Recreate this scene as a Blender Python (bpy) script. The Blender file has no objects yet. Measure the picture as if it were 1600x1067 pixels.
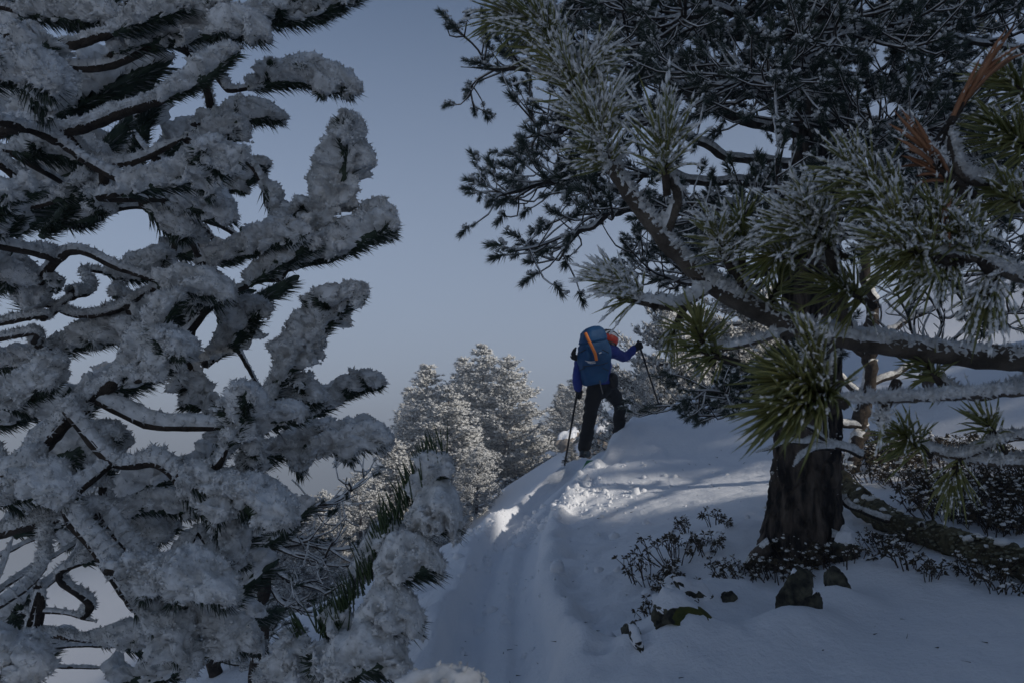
import bpy, math, random
import numpy as np
from mathutils import Vector, Matrix, Euler
R = math.radians
rng = np.random.default_rng(7)
random.seed(7)
SC = bpy.context.scene
COL = SC.collection

# ---------------------------------------------------------------- camera, world, sun, exposure
CAM = np.array([0.0, 0.0, 1.55]); PITCH = R(8.0); FPX = 28.0 / 36.0 * 1600.0
cd = bpy.data.cameras.new('camera'); cd.lens = 28.0; cd.sensor_width = 36.0; cd.clip_start = 0.05; cd.clip_end = 9000.0
cam = bpy.data.objects.new('camera', cd); COL.objects.link(cam)
cam.location = CAM; cam.rotation_euler = (R(90) + PITCH, 0, 0)
cd.dof.use_dof = True; cd.dof.focus_distance = 2.6; cd.dof.aperture_fstop = 18.0
SC.camera = cam
HAZE = 0.005
SUN_EL, SUN_AZ = R(24), R(122)          # azimuth from +Y, clockwise seen from above: the sun stands low on the right, behind the added uphill pines
sd = np.array([math.sin(SUN_AZ) * math.cos(SUN_EL), math.cos(SUN_AZ) * math.cos(SUN_EL), math.sin(SUN_EL)])
W = bpy.data.worlds.new('World'); SC.world = W; W.use_nodes = True
nt = W.node_tree; nt.nodes.clear()
sky = nt.nodes.new('ShaderNodeTexSky'); sky.sky_type = 'NISHITA'; sky.sun_disc = False
sky.sun_elevation = SUN_EL; sky.sun_rotation = SUN_AZ
sky.altitude = 1800; sky.air_density = 1.0; sky.dust_density = 1.0; sky.ozone_density = 2.0
hs = nt.nodes.new('ShaderNodeMix'); hs.data_type = 'RGBA'; hs.inputs['B'].default_value = (4.15, 4.9, 6.4, 1)     # thin mist veiling the blue, thickest at the horizon
tcw = nt.nodes.new('ShaderNodeTexCoord'); sxyz = nt.nodes.new('ShaderNodeSeparateXYZ'); mrw = nt.nodes.new('ShaderNodeMapRange')
mrw.inputs['From Min'].default_value = 0.0; mrw.inputs['From Max'].default_value = 0.58; mrw.inputs['To Min'].default_value = 1.0; mrw.inputs['To Max'].default_value = 0.0
nt.links.new(tcw.outputs['Generated'], sxyz.inputs[0]); nt.links.new(sxyz.outputs['Z'], mrw.inputs['Value']); nt.links.new(mrw.outputs[0], hs.inputs['Factor'])
bg = nt.nodes.new('ShaderNodeBackground'); bg.inputs['Strength'].default_value = 0.10
wo = nt.nodes.new('ShaderNodeOutputWorld')
nt.links.new(sky.outputs[0], hs.inputs['A']); nt.links.new(hs.outputs['Result'], bg.inputs[0]); nt.links.new(bg.outputs[0], wo.inputs[0])
sl = bpy.data.lights.new('sun', 'SUN'); sl.energy = 4.0; sl.angle = R(1.5); sl.color = (1.0, 0.95, 0.88)
sun = bpy.data.objects.new('sun', sl); COL.objects.link(sun)
sun.rotation_euler = Vector(sd).to_track_quat('Z', 'Y').to_euler(); sun.location = sd * 30
SC.view_settings.view_transform = 'Standard'; SC.view_settings.look = 'None'
SC.cycles.diffuse_bounces = 8; SC.cycles.max_bounces = 12
SC.view_settings.exposure = -0.27; SC.view_settings.gamma = 1.0; SC.view_settings.use_curve_mapping = False

FW = np.array([0, math.cos(PITCH), math.sin(PITCH)]); UPV = np.array([0, -math.sin(PITCH), math.cos(PITCH)])
def P(px, py, d):
    """world point that stands d metres ahead, seen at pixel (px, py) of the 1600x1067 photograph"""
    return CAM + FW * d + np.array([1.0, 0, 0]) * ((px - 800) / FPX * d) - UPV * ((py - 533.5) / FPX * d)
def PP(pts, d=None):
    if d is None: return np.array([P(*p) for p in pts])
    return np.array([P(p[0], p[1], d) for p in pts])
def px(n, d): return n / FPX * d

# ---------------------------------------------------------------- noise, curves, mesh builder
def _h(ix, iy, iz, s):
    h = (ix.astype(np.uint32) * np.uint32(374761393) + iy.astype(np.uint32) * np.uint32(668265263)
         + iz.astype(np.uint32) * np.uint32(2147483647) + np.uint32((s * 974711 + 13) & 0xffffffff))
    h = (h ^ (h >> np.uint32(13))) * np.uint32(1274126177)
    h = (h ^ (h >> np.uint32(15))) * np.uint32(2246822519)
    return ((h ^ (h >> np.uint32(16))) & np.uint32(0xffffff)).astype(np.float32) / 8388607.5 - 1.0
def noise(p, s=0):
    p = np.asarray(p, np.float32); f = np.floor(p); i = f.astype(np.int64); t = p - f; t = t * t * (3 - 2 * t)
    out = 0
    for a in (0, 1):
        wx = t[..., 0] if a else 1 - t[..., 0]
        for b in (0, 1):
            wy = t[..., 1] if b else 1 - t[..., 1]
            for c in (0, 1):
                wz = t[..., 2] if c else 1 - t[..., 2]
                out = out + wx * wy * wz * _h(i[..., 0] + a, i[..., 1] + b, i[..., 2] + c, s)
    return out
def sstep(a, b, x):
    t = np.clip((x - a) / (b - a), 0, 1); return t * t * (3 - 2 * t)
def unit(v): return v / np.maximum(np.linalg.norm(v, axis=-1, keepdims=True), 1e-9)
def curve(pts, n):
    """n points on a Catmull-Rom curve through pts"""
    p = np.asarray(pts, float)
    if len(p) == 2: return p[0] + (p[1] - p[0]) * np.linspace(0, 1, n)[:, None]
    q = np.vstack([2 * p[0] - p[1], p, 2 * p[-1] - p[-2]])
    u = np.linspace(0, len(p) - 1 - 1e-9, n); i = u.astype(int); t = (u - i)[:, None]
    a, b, c, d = q[i], q[i + 1], q[i + 2], q[i + 3]
    return 0.5 * (2 * b + (c - a) * t + (2 * a - 5 * b + 4 * c - d) * t ** 2 + (3 * b - a - 3 * c + d) * t ** 3)
def plen(p): return float(np.linalg.norm(np.diff(np.asarray(p), axis=0), axis=1).sum())
def frames(p):
    T = unit(np.gradient(p, axis=0)); N = np.zeros_like(T)
    r = np.array([0, 0, 1.0]) if abs(T[0, 2]) < 0.9 else np.array([0, -1.0, 0])
    for k in range(len(p)):
        r = r - T[k] * r.dot(T[k]); r = r / max(np.linalg.norm(r), 1e-9); N[k] = r
    return T, N, np.cross(T, N)
def rand_dirs(n, g=rng): return unit(g.normal(size=(n, 3)))

class MB:
    def __init__(s): s.v = []; s.n = 0; s.t = []; s.q = []; s.tm = []; s.qm = []
    def add(s, v, tris=None, quads=None, m=0):
        v = np.asarray(v, np.float32).reshape(-1, 3); s.v.append(v)
        if tris is not None and len(tris):
            t = np.asarray(tris, np.int64).reshape(-1, 3); s.t.append(t + s.n); s.tm.append(np.full(len(t), m, np.int32))
        if quads is not None and len(quads):
            q = np.asarray(quads, np.int64).reshape(-1, 4); s.q.append(q + s.n); s.qm.append(np.full(len(q), m, np.int32))
        s.n += len(v)
    def mesh(s, name, mats, origin=(0, 0, 0), smooth=True):
        me = bpy.data.meshes.new(name)
        v = (np.vstack(s.v) - np.asarray(origin, np.float32)).astype(np.float32)
        t = np.vstack(s.t) if s.t else np.zeros((0, 3), np.int64); q = np.vstack(s.q) if s.q else np.zeros((0, 4), np.int64)
        nt_, nq = len(t), len(q)
        me.vertices.add(len(v)); me.vertices.foreach_set('co', v.ravel())
        me.loops.add(nt_ * 3 + nq * 4); me.polygons.add(nt_ + nq)
        me.loops.foreach_set('vertex_index', np.concatenate([t.ravel(), q.ravel()]).astype(np.int32))
        me.polygons.foreach_set('loop_start', np.concatenate([np.arange(nt_) * 3, nt_ * 3 + np.arange(nq) * 4]).astype(np.int32))
        for mt in (mats if isinstance(mats, (list, tuple)) else [mats]): me.materials.append(mt)
        me.polygons.foreach_set('material_index', np.concatenate(s.tm + s.qm + [np.zeros(0, np.int32)]).astype(np.int32))
        me.polygons.foreach_set('use_smooth', np.full(nt_ + nq, smooth, bool))
        me.update(calc_edges=True)
        return me
    def build(s, name, mats, parent=None, origin=(0, 0, 0), smooth=True):
        o = bpy.data.objects.new(name, s.mesh(name, mats, origin, smooth)); COL.objects.link(o); o.parent = parent
        return o

def tag(o, label=None, cat=None, group=None, kind=None):
    for k, v in (('label', label), ('category', cat), ('group', group), ('kind', kind)):
        if v: o[k] = v
    return o
def thing(name, label, cat, loc, group=None):
    o = bpy.data.objects.new(name, None); COL.objects.link(o); o.location = loc; o.empty_display_size = 0.1
    return tag(o, label, cat, group)
def part(name, me, parent, loc=(0, 0, 0), rot=None, scale=1.0):
    o = bpy.data.objects.new(name, me); COL.objects.link(o); o.parent = parent; o.location = loc
    if rot is not None: o.rotation_euler = rot
    o.scale = (scale,) * 3 if not hasattr(scale, '__len__') else scale
    return o

def ring_faces(n, k, closed=True):
    i = np.arange(n - 1)[:, None]; j = np.arange(k)[None, :]; j2 = (j + 1) % k
    return np.stack([i * k + j, i * k + j2, (i + 1) * k + j2, (i + 1) * k + j], -1).reshape(-1, 4)
def tube(mb, path, rad, k=8, m=0, amp=0.0, freq=20.0, seed=0, cap=True, lift=0.0, squash=1.0):
    path = np.asarray(path, float); n = len(path); T, N, B = frames(path)
    rad = np.broadcast_to(np.asarray(rad, float), (n,))
    th = np.linspace(0, 2 * math.pi, k, endpoint=False)
    d = np.cos(th)[None, :, None] * N[:, None] * squash + np.sin(th)[None, :, None] * B[:, None]
    v = path[:, None] + d * rad[:, None, None]
    if amp: v = v + d * (rad[:, None] * amp * (noise(v * freq, seed) + 0.5 * noise(v * freq * 2.7, seed + 1)))[..., None]
    if lift: v = v + np.array([0, 0, 1.0]) * lift * rad[:, None, None]
    mb.add(v, quads=ring_faces(n, k), m=m)
    if cap:
        c = v[-1].mean(0); mb.add(np.vstack([v[-1], c[None]]), tris=[(j, (j + 1) % k, k) for j in range(k)], m=m)
        c = v[0].mean(0); mb.add(np.vstack([v[0], c[None]]), tris=[((j + 1) % k, j, k) for j in range(k)], m=m)
    return v
def needles(mb, base, dirs, L, w, m=0, segs=1, bend=None):
    """many tapered three-sided needles; bend adds bend*t^2"""
    base = np.asarray(base, float); n = len(base)
    if n == 0: return
    dirs = unit(np.asarray(dirs, float)); L = np.broadcast_to(np.asarray(L, float), (n,)); w = np.broadcast_to(np.asarray(w, float), (n,))
    a = unit(np.cross(dirs, rand_dirs(n))); b = np.cross(dirs, a)
    rows = []
    for s in range(segs):
        t = s / segs; c = base + dirs * (L * t)[:, None]
        if bend is not None: c = c + bend * t * t
        ww = (w * (1 - 0.35 * t))[:, None]
        for k in range(3):
            an = k * 2.0944; rows.append(c + (a * math.cos(an) + b * math.sin(an)) * ww)
    tip = base + dirs * L[:, None]
    if bend is not None: tip = tip + bend
    rows.append(tip)
    v = np.stack(rows, 1); kk = segs * 3 + 1; off = (np.arange(n) * kk)[:, None, None]
    tr = np.array([[(segs - 1) * 3 + k, (segs - 1) * 3 + (k + 1) % 3, segs * 3] for k in range(3)])
    qd = np.array([[s * 3 + k, s * 3 + (k + 1) % 3, s * 3 + 3 + (k + 1) % 3, s * 3 + 3 + k] for s in range(segs - 1) for k in range(3)])
    mb.add(v, tris=(tr[None] + off).reshape(-1, 3), quads=(qd[None] + off).reshape(-1, 4) if len(qd) else None, m=m)
OCT_V = np.array([[1, 0, 0], [-1, 0, 0], [0, 1, 0], [0, -1, 0], [0, 0, 1], [0, 0, -1]], float)
OCT_F = np.array([[0, 2, 4], [2, 1, 4], [1, 3, 4], [3, 0, 4], [2, 0, 5], [1, 2, 5], [3, 1, 5], [0, 3, 5]])
_g = (1 + 5 ** .5) / 2
ICO_V = unit(np.array([[-1, _g, 0], [1, _g, 0], [-1, -_g, 0], [1, -_g, 0], [0, -1, _g], [0, 1, _g], [0, -1, -_g], [0, 1, -_g], [_g, 0, -1], [_g, 0, 1], [-_g, 0, -1], [-_g, 0, 1]], float))
ICO_F = np.array([[0, 11, 5], [0, 5, 1], [0, 1, 7], [0, 7, 10], [0, 10, 11], [1, 5, 9], [5, 11, 4], [11, 10, 2], [10, 7, 6], [7, 1, 8], [3, 9, 4], [3, 4, 2], [3, 2, 6], [3, 6, 8], [3, 8, 9], [4, 9, 5], [2, 4, 11], [6, 2, 10], [8, 6, 7], [9, 8, 1]])
def ico2():
    v = list(ICO_V); f = []; c = {}
    def mid(a, b):
        k = (min(a, b), max(a, b))
        if k not in c: c[k] = len(v); v.append(unit((v[a] + v[b]) / 2))
        return c[k]
    for a, b, d in ICO_F:
        ab, bd, da = mid(a, b), mid(b, d), mid(d, a); f += [(a, ab, da), (b, bd, ab), (d, da, bd), (ab, bd, da)]
    return np.array(v), np.array(f)
ICO2_V, ICO2_F = ico2()
def blobs(mb, c, r, m=0, jitter=0.35, tv=OCT_V, tf=OCT_F, axis=None, stretch=1.0, flat=1.0):
    c = np.asarray(c, float); n = len(c)
    if n == 0: return
    r = np.broadcast_to(np.asarray(r, float), (n,))
    o = np.broadcast_to(tv[None], (n,) + tv.shape) * (1 + rng.uniform(-jitter, jitter, (n, len(tv), 1)))
    if axis is not None:
        ax = unit(np.asarray(axis, float)); a = unit(np.cross(ax, rand_dirs(n))); b = np.cross(ax, a)
        o = o[..., :1] * ax[:, None] * stretch + o[..., 1:2] * a[:, None] + o[..., 2:] * b[:, None]
    else:
        a = unit(rng.normal(size=(n, 3))); b = unit(np.cross(a, rand_dirs(n))); d = np.cross(a, b)
        o = o[..., :1] * a[:, None] + o[..., 1:2] * b[:, None] + o[..., 2:] * d[:, None]
    if flat != 1.0: o = o * np.array([1, 1, flat])
    v = c[:, None] + o * r[:, None, None]
    mb.add(v, tris=(tf[None] + (np.arange(n) * len(tv))[:, None, None]).reshape(-1, 3), m=m)

# ---------------------------------------------------------------- materials
def mat(name, col, rough=0.8, col2=None, scale=8.0, detail=6.0, bump=0.0, bscale=60.0, spec=0.3, sheen=0.0, stretch=None, lo=0.35, hi=0.65, bdist=0.01):
    m = bpy.data.materials.new(name); m.use_nodes = True; t = m.node_tree; b = t.nodes['Principled BSDF']
    b.inputs['Roughness'].default_value = rough; b.inputs['Base Color'].default_value = (*col, 1)
    b.inputs['Specular IOR Level'].default_value = spec
    tc = t.nodes.new('ShaderNodeTexCoord'); src = tc.outputs['Object']
    if stretch:
        mp = t.nodes.new('ShaderNodeMapping'); mp.inputs['Scale'].default_value = stretch; t.links.new(src, mp.inputs[0]); src = mp.outputs[0]
    if col2 is not None:
        n = t.nodes.new('ShaderNodeTexNoise'); n.inputs['Scale'].default_value = scale; n.inputs['Detail'].default_value = detail
        r = t.nodes.new('ShaderNodeValToRGB'); r.color_ramp.elements[0].position = lo; r.color_ramp.elements[1].position = hi
        r.color_ramp.elements[0].color = (*col, 1); r.color_ramp.elements[1].color = (*col2, 1)
        t.links.new(src, n.inputs['Vector']); t.links.new(n.outputs['Fac'], r.inputs[0]); t.links.new(r.outputs[0], b.inputs['Base Color'])
    if bump:
        n2 = t.nodes.new('ShaderNodeTexNoise'); n2.inputs['Scale'].default_value = bscale; n2.inputs['Detail'].default_value = 8
        n2.inputs['Roughness'].default_value = 0.65
        bp = t.nodes.new('ShaderNodeBump'); bp.inputs['Strength'].default_value = bump; bp.inputs['Distance'].default_value = bdist
        t.links.new(src, n2.inputs['Vector']); t.links.new(n2.outputs['Fac'], bp.inputs['Height']); t.links.new(bp.outputs[0], b.inputs['Normal'])
    return m
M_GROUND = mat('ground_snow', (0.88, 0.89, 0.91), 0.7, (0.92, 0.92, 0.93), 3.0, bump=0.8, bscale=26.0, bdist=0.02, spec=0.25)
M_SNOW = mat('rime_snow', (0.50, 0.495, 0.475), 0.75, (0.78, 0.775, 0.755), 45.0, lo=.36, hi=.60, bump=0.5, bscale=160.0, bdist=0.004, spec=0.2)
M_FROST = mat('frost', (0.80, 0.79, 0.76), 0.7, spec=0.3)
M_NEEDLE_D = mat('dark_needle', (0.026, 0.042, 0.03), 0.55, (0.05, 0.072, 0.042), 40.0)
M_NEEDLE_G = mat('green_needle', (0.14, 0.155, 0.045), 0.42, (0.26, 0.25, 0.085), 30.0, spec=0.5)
M_BOUGH = mat('bough_bark', (0.07, 0.056, 0.044), 0.9, (0.17, 0.14, 0.11), 30.0, bump=1.0, bscale=60.0, bdist=0.015)
M_NEEDLE_B = mat('brown_needle', (0.26, 0.115, 0.055), 0.6, (0.38, 0.19, 0.10), 40.0)
M_NEEDLE_F = mat('hoar_needle', (0.10, 0.115, 0.11), 0.7, (0.42, 0.43, 0.43), 30.0, lo=0.3, hi=0.7)
M_BARK = mat('pine_bark', (0.028, 0.022, 0.018), 0.9, (0.08, 0.062, 0.048), 26.0, bump=0.9, bscale=45.0, bdist=0.02)
M_TRUNK = mat('trunk_bark', (0.022, 0.017, 0.014), 0.9, (0.20, 0.155, 0.12), 14.0, lo=.4, hi=.66, bump=1.0, bscale=34.0, bdist=0.05, stretch=(1, 1, 0.3))
M_ROCK = mat('mossy_rock', (0.028, 0.026, 0.022), 0.9, (0.16, 0.15, 0.10), 22.0, bump=1.0, bscale=38.0, bdist=0.04, lo=.38, hi=.68)
M_MOSS = mat('moss', (0.10, 0.10, 0.02), 0.95, (0.06, 0.07, 0.02), 30.0, bump=0.8, bscale=80.0)
M_BOULDER = mat('tan_boulder', (0.26, 0.22, 0.18), 0.9, (0.36, 0.31, 0.26), 2.0, bump=0.6, bscale=6.0, bdist=0.05)
M_LEAF = mat('alpenrose_leaf', (0.040, 0.035, 0.02), 0.6, (0.09, 0.065, 0.035), 25.0)
M_STEM = mat('alpenrose_stem', (0.05, 0.035, 0.025), 0.9)
M_LOG = mat('lichen_log', (0.06, 0.05, 0.03), 0.95, (0.16, 0.14, 0.075), 22.0, bump=1.0, bscale=40.0, bdist=0.03)

# ---------------------------------------------------------------- ground
ctl = [(800, 1067, 3.9), (760, 940, 5.6), (850, 850, 7.0), (950, 780, 8.3), (1050, 720, 10), (1100, 800, 7.2), (1150, 850, 5.8), (1000, 900, 5.6),
       (900, 960, 5.0), (1060, 1020, 3.9), (1300, 1000, 3.7), (1400, 900, 4.5), (1500, 800, 5.6), (1600, 700, 7.2), (1600, 900, 4.3), (1500, 1067, 3.0),
       (700, 1040, 4.4), (550, 1000, 5.3), (1250, 880, 5.0), (1330, 640, 9.5), (1500, 560, 14)]
ridge = [(450, 970, 6.5), (600, 895, 7.5), (720, 840, 8.6), (800, 790, 9.4), (870, 740, 10.2), (915, 716, 10.4), (960, 684, 10.8), (1010, 652, 11.5), (1080, 622, 13.0), (1200, 568, 16), (1400, 480, 22), (1600, 400, 30)]
back = [(720, 800, 36), (800, 770, 38), (870, 715, 42), (930, 672, 45), (980, 625, 50), (600, 900, 34), (450, 980, 30), (885, 712, 26), (950, 688, 25)]
C3 = [P(*c) for c in ctl + ridge + back]
for a, b, d in ridge[:9]: C3.append(P(a, b, d + 4.0) - np.array([0, 0, 1.3]))
rel = [(0, 0, -1.5), (0.8, 0.5, -1.3), (2, 0, -1.0), (2, -3, -1.2), (-2, -3, -1.9), (-1.5, 2, -1.55), (-3, 3, -2.0), (-4, 7, -2.6), (-8, 3, -3.4), (-8, 12, -4.6), (-20, 30, -11), (-22, 60, -14), (-20, -5, -8), (8, -5, 1.0), (10, 6, 3.0), (30, 10, 11), (0, 80, -6), (30, 60, 9)]
C3 += [CAM + np.array(r) for r in rel]
C3 = np.array(C3)
def _U(r2): return np.where(r2 > 1e-12, r2 * np.log(np.maximum(r2, 1e-12)), 0) * 0.5
_A = C3[:, :2]; _n = len(_A)
_K = _U(((_A[:, None] - _A[None]) ** 2).sum(-1)) + 0.02 * np.eye(_n); _Q = np.hstack([np.ones((_n, 1)), _A])
_sol = np.linalg.solve(np.block([[_K, _Q], [_Q.T, np.zeros((3, 3))]]), np.concatenate([C3[:, 2], np.zeros(3)]))
def h0(x, y):
    x = np.asarray(x, float); y = np.asarray(y, float); sh = x.shape; q = np.stack([x.ravel(), y.ravel()], 1)
    rr = np.hypot(q[:, 0], q[:, 1] - 20); sc = np.where(rr > 60, 60 / np.maximum(rr, 1e-6), 1); qc = np.stack([q[:, 0] * sc, (q[:, 1] - 20) * sc + 20], 1)
    out = np.zeros(len(q))
    for s in range(0, len(q), 20000):
        e = qc[s:s + 20000]; out[s:s + 20000] = _U(((e[:, None] - _A[None]) ** 2).sum(-1)) @ _sol[:_n] + _sol[_n] + e @ _sol[_n + 1:]
    far = CAM[2] + np.clip(q[:, 0] * 0.22, -30, 16) - 5 - 0.01 * np.clip(q[:, 1], 0, 900) + 5 * noise(np.stack([q[:, 0] / 160, q[:, 1] / 160, q[:, 0] * 0], 1), 5)
    w = sstep(45, 130, rr)
    return (out * (1 - w) + far * w).reshape(sh)
def ray_ground(pxx, pyy, d0=2.5, d1=60.0):
    """first ground point along the line of sight of a pixel"""
    d = np.linspace(d0, d1, 1500); p = CAM + FW * d[:, None] + np.array([1., 0, 0]) * ((pxx - 800) / FPX * d)[:, None] - UPV * ((pyy - 533.5) / FPX * d)[:, None]
    under = np.nonzero(p[:, 2] < h0(p[:, 0], p[:, 1]))[0]
    return p[under[0]] if len(under) else p[-1]
track = np.array([ray_ground(*q)[:2] for q in ((770, 1066), (775, 1000), (778, 930), (790, 860), (812, 812), (850, 768), (884, 738))])
track = np.vstack([[track[0] + (track[0] - track[1]) * 3.5], track, [P(922, 712, 10.9)[:2]], [P(960, 690, 12.0)[:2]], [P(1010, 655, 14.0)[:2]]])
track_c = curve(track, 260)
bumps = [(1.82, 4.72, .40, -.07), (1.25, 10.3, .42, -.18)]   # (x, y, radius, height); a melt hollow round the old pine first
def bump_at(pxx, pyy, r, hh):
    g = ray_ground(pxx, pyy); bumps.append((g[0], g[1], r, hh))
for b in ((1150, 850, 0.42, 0.12), (1210, 800, 0.4, 0.10), (1085, 985, 0.22, 0.12), (1120, 960, 0.28, 0.14), (1200, 960, 0.3, 0.08), (1360, 900, 0.35, 0.10), (1225, 1015, .16, .09), (1275, 1000, .14, .07), (1325, 965, .15, .08), (1290, 960, .12, .05), (1040, 1060, .2, .07), (1095, 1045, .16, .08), (1120, 795, 0.8, 0.07), (1010, 740, 0.7, 0.10),
          (940, 740, 0.4, 0.03), (1035, 1050, 0.5, 0.12), (1180, 1030, 0.6, 0.08), (770, 815, 0.25, 0.05)): bump_at(*b)
_tn = np.gradient(track_c, axis=0); _tn = _tn / np.linalg.norm(_tn, axis=1, keepdims=True); _gp = np.random.default_rng(3)
for _k in range(8, 190, 11):      # pole holes on either side of the track
    for _s in (-1, 1):
        _q = track_c[_k + int(_gp.integers(-3, 4))] + np.array([-_tn[_k, 1], _tn[_k, 0]]) * _s * _gp.uniform(.50, .62); bumps.append((_q[0], _q[1], .055, -.09))
def ground_h(x, y):
    x = np.asarray(x, float); y = np.asarray(y, float); z = h0(x, y)
    q = np.stack([x.ravel(), y.ravel()], 1); near = np.nonzero((np.abs(q[:, 0]) < 9) & (q[:, 1] > -2) & (q[:, 1] < 17))[0]
    zz = z.ravel().copy(); p = q[near]
    if len(p):
        dz = np.zeros(len(p)); d2 = np.full(len(p), 1e9); side = np.zeros(len(p))
        tang = np.gradient(track_c, axis=0)
        for s in range(0, len(p), 20000):
            e = p[s:s + 20000]; dd = ((e[:, None] - track_c[None]) ** 2).sum(-1); k = dd.argmin(1); d2[s:s + 20000] = dd[np.arange(len(e)), k]
            vv = e - track_c[k]; side[s:s + 20000] = np.sign(tang[k, 0] * vv[:, 1] - tang[k, 1] * vv[:, 0])
        d = np.sqrt(d2) * side                                       # + left of the track, - right
        nz = noise(np.stack([p[:, 0] * 2.2, p[:, 1] * 2.2, p[:, 0] * 0], 1), 3)
        w = 0.30 + 0.05 * nz
        dz -= 0.17 * (1 - sstep(w * 0.85, w * 1.12, np.abs(d)))
        for c in (-0.14, 0.14): dz -= 0.05 * np.exp(-((d - c) / 0.06) ** 4)
        dz += np.where(d < 0, .09, .06) * np.exp(-((np.abs(d) - 0.42) / 0.10) ** 2) * (0.7 + 0.8 * nz)
        foot = sstep(1.9, 0.3, np.abs(d)) * sstep(0.25, 0.45, np.abs(d))
        n1 = noise(np.stack([p[:, 0] * 4.5, p[:, 1] * 3.2, p[:, 0] * 0], 1), 11); n2 = noise(np.stack([p[:, 0] * 11, p[:, 1] * 9, p[:, 0] * 0], 1), 12)
        dz += foot * (0.055 * np.minimum(n1, 0.12) + 0.014 * n2)
        n3 = noise(np.stack([p[:, 0] * 0.9, p[:, 1] * 0.7, p[:, 0] * 0], 1), 13); n4 = noise(np.stack([p[:, 0] * 25, p[:, 1] * 25, p[:, 0] * 0], 1), 14)
        dz += 0.05 * n3 + 0.004 * n4 + 0.008 * n2
        for bx, by, r, hh in bumps: dz += hh * np.exp(-((p[:, 0] - bx) ** 2 + (p[:, 1] - by) ** 2) / (r * r))
        zz[near] += dz
    return zz.reshape(z.shape)
def axis(segs):
    out = [segs[0][0]]
    for a, b, st in segs: out += list(np.linspace(a, b, max(2, int(round((b - a) / st)) + 1))[1:])
    return np.array(out)
gx = axis([(-1500, -600, 150), (-600, -120, 40), (-120, -30, 6), (-30, -6, 0.8), (-6, -3, 0.12), (-3, 4, 0.035), (4, 8, 0.1), (8, 30, 0.7), (30, 120, 6), (120, 600, 40), (600, 1500, 150)])
gy = axis([(-300, -60, 40), (-60, -4, 4), (-4, 2.2, 0.25), (2.2, 9, 0.035), (9, 14, 0.06), (14, 32, 0.3), (32, 70, 0.8), (70, 160, 6), (160, 700, 40), (700, 2000, 200)])
GX, GY = np.meshgrid(gx, gy); GZ = ground_h(GX, GY)
mb = MB(); nx, ny = len(gx), len(gy); ii = np.arange(ny - 1)[:, None] * nx + np.arange(nx - 1)[None]
mb.add(np.stack([GX, GY, GZ], -1), quads=np.stack([ii, ii + 1, ii + nx + 1, ii + nx], -1).reshape(-1, 4))
tag(mb.build('snow_ground', M_GROUND), kind='structure')
def gz(x, y): return float(ground_h(np.array([x]), np.array([y]))[0])
def G(pxx, pyy):
    g = ray_ground(pxx, pyy); g[2] = gz(g[0], g[1]); return g
# loose snow crumbs thrown up along the track
mb = MB(); cr = []
for q, n, sp in (((905, 770), 80, .40), ((870, 785), 60, .28), ((945, 772), 50, .35), ((780, 812), 60, .26), ((765, 832), 40, .24), ((850, 800), 40, .25), ((1000, 752), 24, .4), ((830, 900), 50, .6), ((700, 900), 30, .5), ((960, 900), 40, 1.0)):
    g = ray_ground(*q); cr.append(np.stack([g[0] + rng.normal(0, sp, n), g[1] + rng.normal(0, sp * 1.3, n)], 1))
cr = np.vstack(cr); cz = ground_h(cr[:, 0], cr[:, 1]); rr = np.clip(rng.lognormal(-4.1, 0.6, len(cr)), .006, .06)
blobs(mb, np.column_stack([cr, cz + rr * 0.05]), rr, jitter=.3, tv=ICO_V, tf=ICO_F)
tag(mb.build('snow_crumbs', M_GROUND), kind='stuff')

m = MB(); g = np.random.default_rng(21); xy = np.column_stack([g.uniform(-.8, 3.6, 170), g.uniform(3.2, 10, 170)]); z_ = ground_h(xy[:, 0], xy[:, 1]); dd_ = np.column_stack([g.normal(0, 1, (170, 2)), g.uniform(0, .25, 170)])
needles(m, np.column_stack([xy, z_ + .003]), dd_, g.uniform(.01, .05, 170), g.uniform(.0012, .004, 170)); tag(m.build('needle_litter', M_BARK), kind='stuff')

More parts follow.
